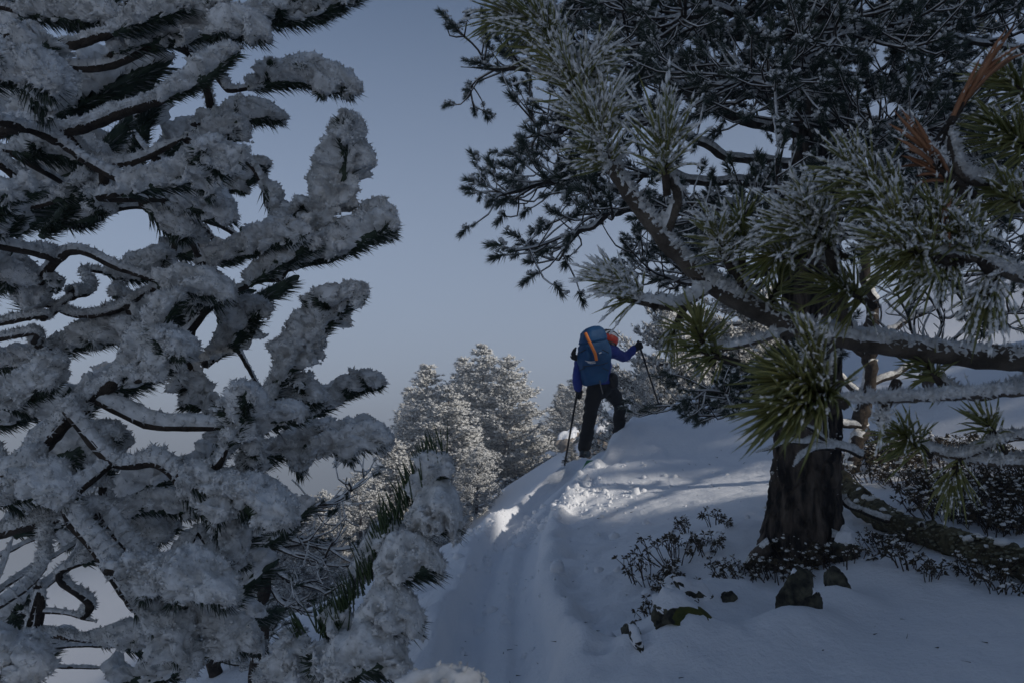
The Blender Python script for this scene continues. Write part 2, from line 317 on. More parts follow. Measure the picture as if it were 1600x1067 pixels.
# ---------------------------------------------------------------- snow-laden sprays (left pine, young pines)
WIND = unit(np.array([0.35, -0.75, 0.9]))
def spray(tree, org, path, rad, seed, snow=1.0, res=0.0048, spikes=1.0, needle=1.0, needle_len=None, needle_mat=None, name='spray', side=None):
    """one needle-bearing shoot and, as its sub-part, the rime and snow it carries"""
    L = plen(path); n = max(10, int(L / res)); p = curve(path, n); T, N, B = frames(p)
    g = np.random.default_rng(seed); s = np.linspace(0, 1, n)
    prof = np.sqrt(np.clip(1 - ((s - 0.55) / 0.452) ** 2, 0, 1)) * np.where(s > 0.55, 1, 0) + np.where(s <= 0.55, 0.55 + 0.45 * sstep(0, 0.55, s), 0)
    Rr = rad * np.maximum(prof, 0.03)
    nl = needle_len or rad * 1.0
    m = MB()
    tube(m, p, np.linspace(0.006, 0.003, n), 5, 0)
    nn = int(2300 * L * needle) + 80
    u = g.random(nn) ** 0.85 * (n - 1) * max(.3, 1 - .55 * nl / L); i = u.astype(int); th = g.random(nn) * 2 * math.pi
    rd = np.cos(th)[:, None] * N[i] + np.sin(th)[:, None] * B[i]
    fwd = g.uniform(0.9, 1.9, nn)[:, None]
    upf = .5 * rd[:, 2] + .5 * (rd @ WIND); lf = np.where(upf > -.15, .62, 1.0)
    tube(m, p, Rr * .30, 8, 1, .3, 45, seed)
    keep = np.ones(nn, bool) if side is None else (rd @ side > -0.2)
    needles(m, p[i][keep], (rd + T[i] * fwd + g.normal(0, .12, (nn, 3)))[keep], (nl * lf * g.uniform(.75, 1.08, nn))[keep], 0.0016, 1, 2, bend=(-(T[i] * .0) + np.array([0, 0, -0.004]))[keep])
    hv = g.random(nn) < .3; hv &= keep; needles(m, p[i][hv] + [0, 0, .002], (rd + T[i] * fwd)[hv], (nl * lf * g.uniform(.7, 1.0, nn))[hv], 0.0019, 2, 2, bend=np.tile([0, 0, -.003], (int(hv.sum()), 1)))
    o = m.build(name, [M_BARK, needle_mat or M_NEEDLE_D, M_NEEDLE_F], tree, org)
    if snow <= 0: return o
    k = int(max(16, 2 * math.pi * rad / res)); ta = np.linspace(0, 2 * math.pi, k, endpoint=False)
    d = np.cos(ta)[None, :, None] * N[:, None] + np.sin(ta)[None, :, None] * B[:, None]
    v0 = p[:, None] + d * Rr[:, None, None]
    up = d @ np.array([0, 0, 1.0]); wind = d @ WIND
    big = noise(v0 * (1.0 / (rad * 0.85)), seed); mid = noise(v0 * 62, seed + 1); sm = noise(v0 * 150, seed + 2); ti = noise(v0 * 330, seed + 3)
    cov = sstep(-0.55, 0.35, 0.55 * wind + 0.55 * up + 0.55 * big + 0.35 * mid - 0.9 * (1 - snow) + .9 * sstep(.8, .97, s)[:, None])
    smooth = sstep(0.35, 0.8, up + 0.3 * big)
    rough = 1 - 0.6 * smooth
    f = (0.36 + 0.66 * cov) * (1 + 0.34 * big) + rough * (0.26 * mid - 0.34 * (np.abs(sm) - .25) + 0.10 * ti) * (0.45 + 0.55 * cov)
    hole = sstep(-.05, -.42, mid + .55 * sm + .25 * ti) * np.clip(rough * 1.5 - .35, 0, 1); f = f * (1 - .5 * hole)
    v = p[:, None] + d * (Rr[:, None] * np.maximum(f, 0.12))[..., None] + np.array([0, 0, 1]) * (Rr[:, None] * 0.16 * cov)[..., None]
    m = MB(); fq = ring_faces(n, k); m.add(v, quads=fq[(cov.ravel()[fq].mean(1) > .05)])
    for e in (0, n - 1):
        if cov[e].mean() < .09: continue
        c = v[e].mean(0); m.add(np.vstack([v[e], c[None]]), tris=[(j, (j + 1) % k, k) if e else ((j + 1) % k, j, k) for j in range(k)])
    # fine rime feathers standing on the surface, longest where the snow is thin and broken
    ns = int(n * k * 0.95 * spikes); a = g.integers(0, n, ns); b = g.integers(0, k, ns)
    on = cov[a, b] > .09; a, b, ns = a[on], b[on], int(on.sum()); ln = g.uniform(.002, .010, ns) * (0.35 + 0.9 * rough[a, b]) * (0.3 + 0.7 * (cov[a, b] > 0.2))
    needles(m, v[a, b] - d[a, b] * .002, d[a, b] + g.normal(0, .55, (ns, 3)) + T[a] * .5, ln, g.uniform(.0009, .0021, ns), 0)
    ns = int(n * k * 0.42 * spikes); a = g.integers(0, n, ns); b = g.integers(0, k, ns); okk = (cov[a, b] > .25) & (mid[a, b] > -.12) & (g.random(ns) < .25 + .75 * rough[a, b]); a, b = a[okk], b[okk]
    blobs(m, v[a, b] + d[a, b] * .0004 + g.normal(0, .0012, (len(a), 3)), g.uniform(.0011, .0036, len(a)), 0, .5, axis=d[a, b] + g.normal(0, .6, (len(a), 3)) + np.array([0, 0, .3]), stretch=1.5)
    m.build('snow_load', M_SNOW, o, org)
    return o
def limb(tree, org, path, r0, r1, seed, snow=0.8, rime=0.4, name='limb', k=9, step=0.012, wob=0.25, bark=None):
    L = plen(path); n = max(8, int(L / step)); p = curve(path, n)
    jit = np.stack([noise(p * 9 + 50 * c, seed + c) for c in range(3)], 1) * np.sin(np.linspace(0, math.pi, n))[:, None]
    p = p + jit * r0 * wob * 3; r = np.linspace(r0, r1, n) * (1 - .75 * sstep(.88, 1.0, np.linspace(0, 1, n)))
    m = MB(); tube(m, p, r, k, 0, 0.22, 1 / (r0 * 1.2), seed)
    o = m.build(name, bark or M_BARK, tree, org)
    if snow > 0:
        m = MB(); g = np.random.default_rng(seed)
        T, N, B = frames(p); kk = k + 3; ta = np.linspace(-1.7, 1.7, kk)      # a crust on the upper side only
        upn = unit(np.array([0, 0, 1.0]) - T * T[:, 2:3] + 1e-4 * N); sd_ = np.cross(T, upn)
        d = np.cos(ta)[None, :, None] * upn[:, None] + np.sin(ta)[None, :, None] * sd_[:, None]
        q = p[:, None] + d * r[:, None, None]
        nzv = noise(q * 40, seed + 5) * 0.5 + noise(q * 110, seed + 6) * 0.35
        edge = np.cos(ta / 1.75 * math.pi / 2)[None]
        th_ = r[:, None] * (0.75 * snow * edge * (1 + 0.6 * nzv) - 0.15 + 0.12 * nzv) + 0.002 * snow
        th_ = th_ * (1 - sstep(.93, 1., np.linspace(0, 1, n)))[:, None] * (.35 + .75 * sstep(-.35, .3, noise(p * 7, seed + 9)))[:, None] + .0015 * noise(q * 200, seed + 8)
        q = q + d * th_[..., None] + np.array([0, 0, 1.0]) * (np.maximum(th_, 0) * 0.4)[..., None]
        i = np.arange(n - 1)[:, None] * kk + np.arange(kk - 1)[None]
        m.add(q, quads=np.stack([i, i + 1, i + kk + 1, i + kk], -1).reshape(-1, 4))
        ns = int(n * kk * 2.2 * rime)
        a = g.integers(0, n, ns); b = g.integers(0, kk, ns)
        needles(m, q[a, b] - d[a, b] * .001, d[a, b] + g.normal(0, .5, (ns, 3)), g.uniform(.003, .012, ns) * (0.6 + 0.6 * rime), g.uniform(.0012, .0028, ns))
        ns = int(n * kk * .8 * min(rime, 1.2)); a = g.integers(0, n, ns); b = g.integers(1, kk - 1, ns); blobs(m, q[a, b], g.uniform(.002, .0052, ns), 0, .45)
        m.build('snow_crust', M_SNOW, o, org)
    return o

# ---------------------------------------------------------------- the near pine on the left
tb = np.array([-2.55, 2.2, 0]); tb[2] = gz(tb[0], tb[1]) - 0.05
near_pine = thing('snowy_pine', 'nearest pine on the left with every branch plumed in thick rime and snow', 'tree', tb)
m = MB(); zs = np.linspace(0, 4.6, 60)
trp = np.stack([tb[0] + 0.10 * np.sin(zs * .9), tb[1] + 0.08 * np.cos(zs * .7), tb[2] + zs], 1)
tube(m, trp, 0.17 - 0.03 * zs, 20, 0, 0.18, 9.0, 3); m.build('trunk', M_TRUNK, near_pine, tb)
def trunk_pt(z): return trp[int(np.clip((z - tb[2]) / 4.6 * 59, 0, 59))]
SP = [  # pixel path, radius px, distance, snow
    ([(350, 20), (470, 18), (566, -2)], 44, 1.95, .85), ([(180, 85), (310, 55), (436, 80)], 50, 1.65, 1.0), ([(390, 140), (470, 130), (572, 165)], 40, 1.8, .9),
    ([(440, 410), (500, 320), (532, 250), (540, 178)], 46, 1.6, 1.0), ([(530, 375), (570, 340), (612, 330)], 33, 1.62, .9), ([(450, 420), (550, 400), (634, 372)], 40, 1.7, .85),
    ([(215, 320), (300, 300), (345, 290), (415, 275)], 48, 1.42, 1.0), ([(340, 300), (390, 280), (425, 262)], 26, 2.2, .7), ([(320, 405), (410, 375), (492, 372)], 36, 1.55, .95),
    ([(400, 640), (455, 560), (505, 500), (572, 452)], 44, 1.6, 1.0), ([(490, 650), (545, 615), (606, 600)], 30, 1.85, .75), ([(420, 712), (510, 695), (624, 690)], 46, 1.6, 1.0),
    ([(370, 700), (395, 655), (420, 615)], 38, 1.4, 1.0), ([(370, 760), (392, 725), (408, 690)], 32, 1.42, 1.0), ([(275, 745), (370, 790), (464, 815)], 54, 1.3, 1.0),
    ([(200, 890), (290, 905), (394, 925)], 56, 1.3, 1.0), ([(250, 960), (320, 990), (370, 1020)], 50, 1.36, .8), ([(-60, 150), (50, 140), (150, 185)], 60, 1.3, 1.0),
    ([(-40, 355), (20, 345), (76, 330)], 44, 1.35, 1.0), ([(240, 440), (300, 455), (350, 470)], 46, 1.55, .9), ([(60, 545), (150, 520), (230, 545)], 46, 1.6, .9),
    ([(215, 590), (255, 565), (296, 540)], 42, 1.4, 1.0), ([(10, 640), (70, 615), (130, 600)], 44, 1.5, .9), ([(-60, 780), (30, 770), (120, 775)], 54, 1.35, .95),
    ([(165, 760), (172, 715), (185, 670)], 40, 1.5, .95), ([(-80, 1045), (0, 1035), (86, 1045)], 54, 1.15, .9), ([(270, 260), (320, 235), (385, 195)], 42, 1.7, .85),
    ([(300, 180), (370, 175), (450, 190)], 34, 2.0, .6), ([(40, 30), (120, 40), (200, 60)], 46, 1.8, .8), ([(240, 20), (300, 5), (370, -10)], 40, 1.9, .8),
    ([(60, 300), (120, 290), (170, 310)], 42, 1.65, .8), ([(250, 340), (290, 370), (330, 390)], 42, 1.6, .85), ([(330, 560), (370, 520), (420, 480)], 44, 1.75, .7),
    ([(330, 640), (300, 620), (290, 590)], 36, 1.7, .8), ([(420, 660), (470, 640), (520, 625)], 38, 1.75, .75), ([(130, 880), (200, 850), (280, 830)], 40, 1.6, .75),
    ([(330, 850), (350, 880), (380, 870)], 40, 1.5, .8), ([(170, 330), (180, 345), (190, 330)], 22, 1.6, .9), ([(165, 470), (172, 460), (178, 450)], 18, 1.6, .9), ([(90, 460), (100, 452), (112, 446)], 16, 1.6, .9),
    ([(150, 420), (210, 425), (270, 400)], 36, 1.7, .9), ([(420, 300), (460, 360), (500, 340)], 34, 1.75, .8), ([(20, 480), (0, 440), (-20, 420)], 50, 1.5, .7),
    ([(40, 250), (120, 255), (200, 280)], 46, 1.75, .65), ([(-40, 560), (30, 570), (80, 560)], 40, 1.7, .7)]
seed = 100
LB = [([(-60, 228), (100, 212), (190, 175), (275, 150)], 13, 8, 1.55, .9, .3), ([(-60, 85), (80, 70), (200, 48)], 12, 8, 1.6, .9, .3), ([(60, 95), (170, 100), (262, 58)], 8, 6, 1.65, 1., .5),
      ([(90, 220), (170, 270), (272, 318)], 8, 6, 1.5, 1., .9), ([(-60, 750), (60, 690), (150, 625), (205, 575)], 17, 10, 1.45, .8, .3), ([(150, 625), (250, 660), (365, 668)], 12, 8, 1.45, 1., .5),
      ([(-20, 510), (70, 498), (112, 462)], 6, 4, 1.6, .7, .6), ([(-30, 452), (60, 470), (130, 490), (190, 482), (235, 450)], 7, 5, 1.6, .7, .8), ([(-30, 537), (60, 538)], 6, 5, 1.6, .6, .8),
      ([(110, 390), (190, 420), (262, 445)], 8, 6, 1.5, .9, .4), ([(110, 640), (180, 720), (250, 722), (305, 785)], 11, 9, 1.4, 1.2, 1.2), ([(100, 790), (150, 860), (195, 930), (225, 960)], 11, 10, 1.35, 1.2, 1.2),
      ([(150, 800), (200, 850), (240, 890)], 10, 9, 1.4, 1.2, 1.2), ([(-30, 1015), (50, 990), (170, 1002)], 8, 6, 1.7, .7, .4), ([(60, 920), (40, 990)], 7, 6, 1.7, .6, .4), ([(240, 550), (330, 480), (410, 435)], 9, 6, 1.6, .6, .3),
      ([(40, 955), (100, 955), (150, 970)], 5, 4, 1.7, .7, .4), ([(140, 250), (200, 260), (290, 215)], 7, 5, 1.6, 1., .8), ([(310, 490), (300, 560), (330, 640)], 8, 6, 1.7, .7, .6), ([(-20, 830), (90, 800), (200, 800)], 11, 8, 1.5, 1.1, 1.0)]
LIMBP = []
for pts, r0, r1, d, sn, ri in LB:
    seed += 7; q = PP(pts, d)
    if pts[0][0] < 0: q = np.vstack([trunk_pt(q[0][2] - .12)[None], q])
    elif LIMBP:
        al = np.vstack(LIMBP); k_ = np.linalg.norm(al - q[0], axis=1).argmin()
        if np.linalg.norm(al[k_] - q[0]) < .35: q = np.vstack([al[k_][None], q])
    limb(near_pine, tb, q, px(r0, d), px(r1, d), seed, sn, ri); LIMBP.append(curve(q, 40))
    if r1 >= 6 and pts[-1][0] > 100:
        e = q[-1]; dr = unit(q[-1] - q[-2]); spray(near_pine, tb, [e - dr * .03, e + dr * .06 + [0, -.01, .01], e + dr * .14 + [0, -.03, rng.uniform(-.01, .05)]], px(rng.uniform(26, 36), d), seed + 2, rng.uniform(.75, 1.0))
for pts, rp, d, snow in SP:
    seed += 7; pth = PP(pts, d) + np.array([0, 1, 0]) * rng.uniform(-.06, .06)
    pth[-1] -= np.array([0, 0.06, 0])
    spray(near_pine, tb, pth, px(rp * .82, d), seed, snow)
    cq = curve(pth, 40); tq = unit(np.gradient(cq, axis=0)); gk = np.random.default_rng(seed + 1)
    for kq in range(3):                     # short side shoots, each with its own ball of rime
        iq = int(gk.uniform(6, 34)); rr_ = px(rp, d) * gk.uniform(.45, .68); sdq = unit(np.cross(tq[iq], gk.normal(0, 1, 3)) + np.array([0, -.3, .35]))
        spray(near_pine, tb, [cq[iq], cq[iq] + (sdq + tq[iq] * .5) * rr_ * 1.0, cq[iq] + (sdq * 1.6 + tq[iq] * .7) * rr_ + [0, 0, .004]], rr_, seed * 5 + kq, snow, needle=.7)
    b = pth[0]; al = np.vstack(LIMBP); al = al[al[:, 0] < b[0] + .05]; w_ = np.linalg.norm(al - b, axis=1) + .25 * np.maximum(0, al[:, 2] - b[2]); t0 = al[w_.argmin()]
    dr = unit(pth[0] - pth[1]); D_ = np.linalg.norm(t0 - b); mid1 = b + dr * min(.3 * D_, .14); mid2 = b * .4 + t0 * .6 + np.array([0, .15 * D_, rng.uniform(-.12, .02) * D_])
    limb(near_pine, tb, [t0, mid2, mid1, b + (pth[1] - b) * .3], px(7 + 5 * min(D_, .6), 1.6), px(4.5, 1.6), seed + 3, .8, .8); LIMBP.append(curve([t0, mid2, mid1, b], 20))
# the shaded sprays deeper in the crown, greener and less laden; copies share mesh data
protos = []
for q in range(6):
    seed += 7; z0 = np.zeros(3)
    pth = np.array([[0, 0, 0], [0.10, 0, .012 * (q - 2)], [0.22, .02, .03 + .01 * q]])
    o = spray(None, z0, pth, 0.048 + .004 * q, seed, 0 if q in (1, 4) else .12 + .05 * q, res=0.008, spikes=.6, needle=0.9)
    protos.append(o)
deep = []
GAPS = [(60, 55, 200, 105), (195, 140, 255, 215), (90, 225, 180, 255), (150, 290, 265, 350), (0, 415, 235, 525), (50, 390, 130, 445), (340, 150, 480, 330), (160, 630, 310, 770), (120, 870, 235, 970), (50, 930, 150, 1065), (0, 870, 60, 960), (300, 1000, 420, 1067), (395, 440, 500, 560)]
for q in range(125):
    d = rng.uniform(1.9, 3.3); x = rng.uniform(-60, 430) if q % 3 else rng.uniform(-60, 250); y = rng.uniform(-20, 1090)
    if any(a - 18 < x < c + 18 and b - 18 < y < e + 18 for a, b, c, e in GAPS): continue
    if x > 330 and rng.random() < .4: continue
    deep.append((x, y, d))
proto_ch = [o.children[0] if o.children else None for o in protos]
for q, (x, y, d) in enumerate(deep):
    k = q % 6; loc = P(x, y, d) - tb; rot = Euler((rng.uniform(-.3, .3), rng.uniform(-.7, .3), rng.uniform(-1.3, .9)))
    a = protos[k] if q < 6 else protos[k].copy(); c = proto_ch[k]
    if q >= 6:
        COL.objects.link(a)
        if c is not None: c = c.copy(); COL.objects.link(c); c.parent = a
    a.parent = near_pine; a.location = loc; a.rotation_euler = rot; s = rng.uniform(.9, 1.5); a.scale = (s,) * 3
for q in range(0, len(deep), 2):
    x, y, d = deep[q]; b = P(x, y, d); seed += 7; al = np.vstack(LIMBP); t0 = al[(np.linalg.norm(al - b, axis=1)).argmin()]
    limb(near_pine, tb, [t0, (t0 + b) / 2 + np.array([0, .05, rng.uniform(-.05, .05)]), b], .010, .005, seed, .6, .2, step=.02)

# ---------------------------------------------------------------- young pines in the left foreground
def young_pine(label, stem_px, d, lumps, ground_px=None, tufts=()):
    st = PP(stem_px, d); b = st[0].copy(); b[2] = gz(b[0], b[1]) - .03
    t = thing('young_pine', label, 'tree', b, None); m = MB()
    pth = curve([b, (b + st[0]) / 2 + np.array([.02, .02, 0])] + list(st), 60); tube(m, pth, np.linspace(.02, .006, 60), 9, 0, .2, 60, 5); m.build('trunk', M_BARK, t, b)
    global seed
    for pts, rp, dd, sn, *sp in lumps:
        seed += 7; spray(t, b, PP(pts, dd), px(rp, dd), seed, sn, needle_mat=M_NEEDLE_D, spikes=sp[0] if sp else 1.0, res=.003 if sp else .0048)
    for pts, n, ln in tufts:                # bare green needles standing on the shaded side of the stem
        seed += 1; q = curve(PP(pts, d - .02), 40); T, N, B = frames(q); g = np.random.default_rng(seed); i = g.integers(0, 40, n)
        dirs = T[i] * 0.5 + np.array([-.45, -.1, .75]) + g.normal(0, .22, (n, 3)); m = MB()
        needles(m, q[i] + g.normal(0, .006, (n, 3)), dirs, px(ln, d) * g.uniform(.7, 1.1, n), .0015, 0, 3, bend=np.tile([-.004, 0, .006], (n, 1)))
        m.build('needle_tuft', mat_spike, t, b)
    return t
mat_spike = mat('spike_needle', (0.03, 0.055, 0.022), 0.45, (0.06, 0.09, 0.03), 30.0, spec=.5)
young_pine('young pine bowed under round snow lumps with bare dark needles along its left side', [(545, 1110), (575, 1000), (610, 900), (650, 820), (680, 745)], 1.25,
           [([(650, 780), (678, 745), (696, 712)], 32, 1.23, .9), ([(640, 830), (680, 815), (724, 815)], 50, 1.22, 1.), ([(590, 905), (640, 890), (692, 880)], 52, 1.2, 1.), ([(560, 990), (610, 975), (660, 960)], 52, 1.18, 1.),
            ([(510, 1060), (560, 1040), (640, 1040)], 52, 1.16, 1.), ([(500, 960), (525, 985), (560, 1000)], 36, 1.24, .75), ([(560, 900), (600, 850), (640, 830)], 30, 1.25, .9), ([(540, 1010), (500, 1040), (488, 1010)], 34, 1.2, .7)],
           tufts=[([(648, 775), (690, 715)], 60, 55), ([(600, 850), (650, 770)], 70, 50), ([(575, 905), (610, 840)], 50, 44), ([(525, 985), (575, 905)], 60, 44), ([(495, 985), (540, 980)], 60, 50)])
young_pine('small snow-plastered pine top poking up at the bottom, left of the bowed young pine', [(460, 1120), (458, 1060), (455, 1010)], 1.3,
           [([(462, 1100), (458, 1040), (450, 985)], 42, 1.28, .9), ([(430, 1110), (412, 1070), (405, 1045)], 22, 1.34, .9), ([(500, 1110), (505, 1070), (500, 1040)], 24, 1.3, .8)],
           tufts=[([(480, 1040), (470, 985)], 30, 40)])
t = young_pine('smooth snow hump on a shoot end, at the bottom edge below the track', [(690, 1250), (690, 1150), (690, 1078)], 0.60, [([(618, 1078), (690, 1072), (768, 1076)], 26, .60, 1.0, .12)])

# ---------------------------------------------------------------- tufts of the foreground pine on the right
def tuft(tree, org, base, tip, L, n, frost, seed, m_needle, spread=1.0, w=.0011, name='needle_tuft', axis_len=None, bendz=-0.01):
    g = np.random.default_rng(seed); base = np.asarray(base, float); ax = unit(np.asarray(tip, float) - base); A = axis_len or L * .8
    t = g.random(n) ** .8; a = unit(np.cross(ax, [.3, .2, 1.])); b = np.cross(ax, a); th = g.random(n) * 2 * math.pi
    rd = np.cos(th)[:, None] * a + np.sin(th)[:, None] * b
    ang = (1.15 - .85 * t) * spread * g.uniform(.75, 1.1, n)
    dirs = ax * np.cos(ang)[:, None] + rd * np.sin(ang)[:, None]; bs = base + ax * (A * t)[:, None]; ln = L * np.where(g.random(n) < .15, g.uniform(.4, .7, n), g.uniform(.78, 1.1, n))
    bend = ax * (.12 * ln)[:, None] + np.array([0, 0, 1.]) * bendz * g.uniform(0, 2.2, n)[:, None] + g.normal(0, .007, (n, 3)) * (L / .07)
    m = MB(); tube(m, [base - ax * .02, base + ax * A * .5, base + ax * A], [.005, .004, .002], 6, 0)
    needles(m, bs, dirs, ln, w, 1, 4, bend); o = m.build(name, [M_BARK, m_needle], tree, org)
    if frost > 0:
        m = MB(); up = np.array([0, 0, 1.]); per = 13
        keep = g.random(n) < np.clip(.15 + frost * 1.1 + .75 * (rd @ WIND), .05, 1); idx = np.repeat(np.nonzero(keep)[0], per); tt = np.clip(np.tile(np.linspace(.12, 1, per), keep.sum()) + g.normal(0, .05, len(idx)), .05, 1.0)
        ok = g.random(len(idx)) < (.2 + .65 * frost) * (.75 + .25 * tt); idx, tt = idx[ok], tt[ok]
        c = bs[idx] + dirs[idx] * (ln[idx] * tt)[:, None] + bend[idx] * (tt ** 2)[:, None] + up * .0011
        ax2 = dirs[idx] + bend[idx] * 2 / ln[idx][:, None]
        blobs(m, c, g.uniform(.0008, .0015, len(c)) * (.7 + .95 * frost), 0, .45, axis=ax2, stretch=4.0)
        ns = int(len(c) * (1 + frost)); j = g.integers(0, len(c), ns)
        needles(m, c[j], up * .8 + g.normal(0, .7, (ns, 3)), g.uniform(.002, .006, ns) * (.6 + .6 * frost), .0009)
        if frost > .45:       # snow caught between the needles
            nb = int(46 * frost); k = g.integers(0, n, nb); f = g.uniform(.15, .75, nb)
            cc = bs[k] + dirs[k] * (ln[k] * f)[:, None] + bend[k] * (f ** 2)[:, None] + up * .003; cc = cc[(cc - bs[k]) @ up > -.01]
            blobs(m, cc, g.uniform(.0025, .0075, len(cc)) * frost, 0, .45, tv=ICO_V, tf=ICO_F, flat=.6)
            jj = g.integers(0, len(cc), len(cc) * 10); needles(m, cc[jj] + g.normal(0, .004, (len(jj), 3)), g.normal(0, 1, (len(jj), 3)) + up * .4, g.uniform(.003, .009, len(jj)), .0011)
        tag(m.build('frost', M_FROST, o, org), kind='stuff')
    return o
rb = np.array([1.75, 1.15, 0]); rb[2] = gz(rb[0], rb[1]) - .05
right_pine = thing('frosted_pine', 'frosted branches of the nearest pine reaching in from the right edge, long green needles', 'tree', rb)
m = MB(); zs = np.linspace(0, 3.2, 40); rtp = np.stack([rb[0] + .05 * np.sin(zs), rb[1] + .04 * np.cos(zs * 1.3), rb[2] + zs], 1)
tube(m, rtp, .13 - .025 * zs, 18, 0, .18, 10, 8); m.build('trunk', M_TRUNK, right_pine, rb)
def rtrunk(z): return rtp[int(np.clip((z - rb[2]) / 3.2 * 39, 0, 39))]
RL = [([(1900, 600, 1.15), (1700, 575, 1.05), (1600, 566, 1.0), (1400, 545, .98), (1250, 512, .97), (1130, 452, .97), (1040, 370, .98), (950, 250, 1.0), (915, 170, 1.02), (868, 40, 1.05), (840, -30, 1.08)], 20, 6, .35),
      ([(1110, 450, .97), (1060, 480, .95), (1000, 472, .93), (955, 462, .92)], 8, 5, .8), ([(1040, 370, .98), (1060, 310, .97), (1045, 280, .96), (1035, 250, .95)], 8, 5, .9),
      ([(1900, 600, .95), (1700, 605, .85), (1600, 612, .8), (1440, 622, .74), (1290, 624, .68)], 9, 6, .5), ([(1800, 490, 1.0), (1600, 436, .85), (1520, 402, .82), (1430, 395, .8)], 9, 6, .7),
      ([(1700, 300, .95), (1560, 290, .85), (1500, 270, .82), (1480, 200, .82)], 9, 6, .9), ([(1800, 700, 1.1), (1600, 684, 1.0), (1500, 712, 1.0), (1430, 695, .98)], 8, 5, .8),
      ([(1330, 530, .98), (1300, 420, .93), (1290, 370, .9)], 9, 5, .7), ([(1800, 705, 1.15), (1600, 722, 1.05), (1480, 716, 1.03)], 7, 5, .8), ([(1250, 512, .97), (1150, 540, .93), (1100, 545, .92)], 6, 5, .5), ([(1170, 470, .97), (1150, 430, .96), (1130, 400, .95)], 7, 5, .9),
      ([(1600, 600, 1.05), (1520, 622, 1.02), (1460, 590, 1.0)], 7, 4, .8)]
for pts, r0, r1, sn in RL:
    seed += 7; q = PP(pts)
    if pts[0][0] >= 1700: q = np.vstack([rtrunk(q[0][2] - .05)[None], q])
    limb(right_pine, rb, q, px(r0, pts[0][2]), px(r1, pts[-1][2]), seed, sn, .6, k=12, wob=.12, bark=M_BOUGH)
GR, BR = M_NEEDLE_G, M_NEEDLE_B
TF = [  # base px, tip px, d base, d tip, needle px, n, frost, material, spread
    ((1005, 468), (900, 405), .93, .90, 64, 150, .95, GR, .92), ((1040, 280), (1030, 170), .95, .93, 88, 130, .9, GR, 1.1), ((950, 250), (900, 150), 1.0, .98, 75, 120, .95, GR, 1.2), ((915, 170), (860, 60), 1.02, 1.0, 80, 140, 1., GR, 1.2),
    ((880, 90), (820, 0), 1.03, 1.0, 80, 140, .9, GR, 1.2), ((850, 30), (770, 20), 1.05, 1.03, 70, 110, .8, GR, 1.1), ((930, 215), (960, 130), 1.0, .98, 60, 80, .95, GR, 1.2), ((960, 270), (930, 210), 1., .97, 60, 60, .9, GR, 1.2), ((900, 130), (955, 70), 1.02, 1., 62, 80, .95, GR, 1.1),
    ((1300, 390), (1190, 320), .9, .88, 85, 150, .95, GR, 1.2), ((1290, 360), (1230, 280), .9, .88, 70, 90, .9, GR, 1.1), ((1455, 402), (1340, 370), .8, .77, 84, 200, .6, GR, 1.1), ((1440, 390), (1370, 310), .8, .78, 80, 130, .6, GR, 1.0), ((1480, 400), (1460, 300), .82, .8, 80, 100, .55, GR, 1.2),
    ((1530, 405), (1480, 340), .82, .8, 80, 100, .7, GR, 1.2), ((1300, 622), (1180, 560), .68, .62, 112, 300, .14, GR, .9), ((1288, 628), (1180, 640), .67, .62, 108, 140, .10, GR, .8), ((1290, 615), (1270, 540), .68, .66, 95, 60, .6, GR, .5), ((1105, 548), (1085, 500), .92, .90, 66, 110, .10, GR, 1.3), ((1130, 560), (1070, 540), .92, .90, 60, 60, .05, GR, 1.0),
    ((1135, 405), (1110, 350), .95, .93, 62, 90, .85, GR, 1.1), ((1160, 400), (1160, 340), .95, .93, 66, 80, .15, GR, 1.0), ((1200, 480), (1230, 420), .97, .95, 66, 90, .15, GR, 1.2), ((1440, 700), (1390, 660), .98, .95, 70, 110, .3, GR, 1.2), ((1470, 600), (1440, 560), 1., .98, 60, 70, .15, GR, 1.2),
    ((1500, 715), (1480, 770), 1., .98, 60, 70, .25, GR, .9), ((1560, 425), (1540, 480), .84, .82, 70, 90, .85, GR, 1.0), ((1500, 410), (1420, 440), .82, .8, 80, 100, .6, GR, 1.0), ((1620, 240), (1540, 190), .85, .83, 85, 140, .3, GR, 1.1), ((1620, 160), (1550, 110), .86, .84, 80, 110, .45, GR, 1.1), ((1610, 330), (1550, 290), .85, .83, 80, 110, .5, GR, 1.1),
    ((1490, 285), (1410, 180), .82, .80, 95, 16, .95, BR, .35), ((1500, 290), (1420, 230), .82, .80, 80, 10, .9, BR, .4), ((1480, 200), (1550, 90), .82, .80, 100, 22, .7, BR, .35), ((1500, 300), (1470, 330), .82, .80, 60, 12, .8, BR, .9), ((1390, 622), (1360, 690), .72, .70, 60, 5, .7, GR, .35), ((1380, 300), (1320, 260), .85, .83, 85, 120, .8, GR, 1.1),
    ((1430, 335), (1350, 285), .82, .80, 85, 130, .6, GR, 1.1), ((1240, 400), (1190, 400), .93, .9, 70, 90, .5, GR, 1.2), ((1060, 500), (1040, 540), .95, .94, 36, 30, .5, GR, 1.), ((1560, 690), (1530, 640), 1.0, .98, 60, 70, .4, GR, 1.1), ((1350, 470), (1300, 440), .93, .9, 80, 110, .3, GR, 1.2)]
for bp_, tp_, d0, d1, ln, n, fr, mt, spd in TF:
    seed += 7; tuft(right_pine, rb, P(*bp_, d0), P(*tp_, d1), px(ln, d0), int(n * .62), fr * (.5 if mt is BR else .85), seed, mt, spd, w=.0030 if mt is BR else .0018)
links = [((1300, 390, .9), (1330, 470, .95)), ((1500, 290, .82), (1480, 270, .82))]

